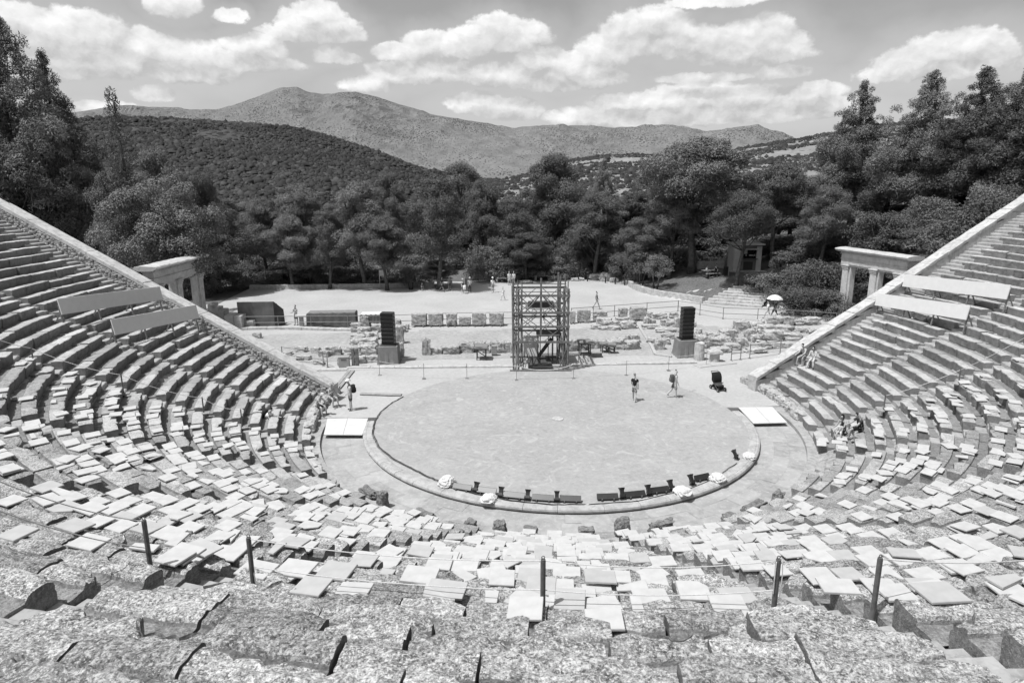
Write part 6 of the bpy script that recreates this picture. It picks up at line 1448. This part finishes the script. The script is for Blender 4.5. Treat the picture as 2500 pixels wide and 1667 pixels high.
p = person('man in white cap and white shirt walking towards the camera on the gravel', G(1203, 714, 0), rad(8), 1.76, arms=((.4, .1, 1.3), (.3, .1, 1.2)), legs=((.2, .04, .1), (-.15, .04, .15)), shirt=.75, trousers=.28, hat=.8, shoe=.3)
p = person('person in dark top with hat carrying a white bag at the shade edge', G(1130, 716, 0), rad(20), 1.66, arms=((.2, .12, .6), (.1, .2, .2)), legs=STAND, shirt=.03, sleeve='none', trousers=.06, hat=.55, shoe=.3)
o = MB(); o.rock((0, 0, 0), (.34, .3, .5), 9, .5, .12, 6); q = G(1131, 716, 0); tag(o.build('bag', grey(.72, 'canvas'), loc=(q[0]+.15, q[1]-.25, .72), smooth=True), 'white bag hanging on the person in the dark top', 'bag')
p = person('man in wide white hat and pale shirt with dark trousers at the shade edge', G(1147, 715, 0), rad(5), 1.8, arms=((.05, .1, .2), (.3, .1, 1.5)), legs=STAND, shirt=.6, trousers=.07, tlen='long', hat=.75)
p = person('dark clothed person walking in the shade beside the bare trunk', G(1079, 712, 0), rad(70), 1.72, arms=WARM, legs=WALK, shirt=.03, trousers=.04, hair=.03, skinv=.25)
p = person('person in grey shirt standing in the shade near the bare trunk', G(1097, 709, 0), rad(30), 1.74, arms=WARM, legs=STAND, shirt=.22, trousers=.12, hair=.04, skinv=.3)
p = person('toddler in dark clothes standing alone in the tree shade', G(1031, 711, 0), rad(20), 1.0, legs=STAND, shirt=.06, trousers=.05, hair=.05)
p = person('woman in a white dress, left of the pair by the stone bench', G(1243, 696, 0), rad(10), 1.7, arms=((.2, .1, .4), (.2, .1, .4)), legs=STAND, shirt=.7, trousers=.65, hair=.25, hairlen='long')
p = person('woman in pale top, right of the pair by the stone bench', G(1254, 696, 0), rad(-10), 1.7, arms=((.1, .1, .4), (.3, .1, .8)), legs=STAND, shirt=.6, trousers=.25, hair=.2, hairlen='long')
p = person('man in patterned shirt standing behind the lectern', G(724, 793, 0), rad(-25), 1.78, arms=((.45, .1, 1.2), (.4, .1, 1.2)), legs=STAND, shirt=pattern(.06, .4), trousers=.09, hair=.03, skinv=.35)
p = person('woman in white walking left under the white umbrella', G(1873, 778, 0), rad(-92), 1.68, arms=WARM, legs=WALK, shirt=.75, trousers=.65, hair=.05)
p = person('man in dark clothes carrying the white umbrella', G(1890, 777, 0), rad(-88), 1.78, arms=((.5, .1, 2.0), (.2, .1, .3)), legs=WALK, shirt=.07, trousers=.06, hair=.04, skinv=.28)
q = G(1887, 777, 0); r = empty('umbrella', (q[0]-.05, q[1]-.15, 1.05), 0, 'white sunshade umbrella over the pair on the path', 'umbrella'); V = []; n = 8
for lv, (rr_, zz) in enumerate(((.01, 1.22), (.3, 1.16), (.58, 1.0), (.74, .80))):
    for i in range(n*3): a = 2*PI*i/(n*3); f = 1-.05*(i % 3 == 1)-.05*(i % 3 == 2); V.append((rr_*f*math.cos(a), rr_*f*math.sin(a), zz-(.03 if i % 3 and lv == 3 else 0)*-1))
MB().add(V, [(l*24+i, (l+1)*24+i, (l+1)*24+(i+1) % 24, l*24+(i+1) % 24) for l in range(3) for i in range(24)]).build('canopy', M_WHITE, r, smooth=False); MB().tube([(0, 0, 0), (0, 0, 1.3)], .012, 6).build('shaft', M_STEEL, r)
P = on_ground(1722, 676); p = person('man in white shirt seated at the shaded picnic table', P+np.array([0, 0, .46]), rad(70), 1.74, 'sit', .2, (.2, 0), LAP, SIT, .6, 'short', .04, 'short', .04, skinv=.25)
P = on_ground(1748, 674); p = person('dark clothed person seated at the picnic table', P+np.array([0, 0, .46]), rad(-30), 1.74, 'sit', .1, (.1, 0), LAP, SIT, .03, 'short', .03, 'long', .03, skinv=.25)
flush()
# box the man by the parapet holds, shoulder bag beside the woman
q = G(1957, 880, 1.56); tag(MB().lathe([(.17, 0), (.19, .1), (.19, .42), (.16, .46)], n=14).build('hand_drum', grey(.06, 'drum'), loc=(q[0]-.05, q[1]-.1, q[2])), 'dark cylindrical bag held between the knees of the man by the parapet', 'bag')
# pushchair
P = G(1752, 952, .0); r = empty('pushchair', P, rad(12), 'black pushchair parked at the right of the orchestra', 'pushchair')
M_PR = grey(.018, 'pram_fabric'); M_PR2 = grey(.07, 'pram_lining')
mb = MB(); V = []
for i in range(9):
    a = -.5+i*2.0/8; V += [(sx*.27, .05-.36*math.cos(a)*.9+.3, .62+.46*math.sin(a)) for sx in (-1, 0, 1)]
mb.add(V, [(3*i+j, 3*i+j+1, 3*i+4+j, 3*i+3+j) for i in range(8) for j in range(2)])
for sx in (-1, 1): mb.add([(sx*.27, .05-.36*math.cos(-.5+i*.25)*.9+.3, .62+.46*math.sin(-.5+i*.25)) for i in range(9)]+[(sx*.27, .32, .6)], [tuple(range(10))])
mb.build('hood', M_PR, r)
MB().box((0, .12, .62), (.46, .06, .6), rx=-.35, ch=.02).box((0, -.12, .38), (.46, .36, .06), rx=.1, ch=.02).build('seat', M_PR2, r)
MB().box((0, -.3, .22), (.40, .06, .3), rx=.4, ch=.02).build('footrest', M_PR, r); MB().box((0, .1, .22), (.42, .5, .2), ch=.03).build('basket', M_PR, r); MB().box((0, -.22, .52), (.44, .04, .05), ch=.01).build('bumper_bar', M_PR2, r)
for sx in (-1, 1):
    MB().tube([(sx*.25, -.38, .12), (sx*.25, .1, .5), (sx*.25, .42, 1.05)], .016, 6).tube([(sx*.25, .38, .12), (sx*.25, .0, .5)], .016, 6).build('frame_tube', M_DKGREY, r)
    for y_ in (-.40, .38):
        w_ = MB(); w_.tube([(sx*.25-.03, y_, .13), (sx*.25+.03, y_, .13)], .13, 16); o = w_.build('wheel', M_BLACK, r); MB().tube([(sx*.25-.035, y_, .13), (sx*.25+.035, y_, .13)], .07, 12).build('hub', M_STEEL, o)
MB().tube([(-.25, .42, 1.05), (-.22, .5, 1.1), (.22, .5, 1.1), (.25, .42, 1.05)], .02, 7).build('handle', M_PR, r)
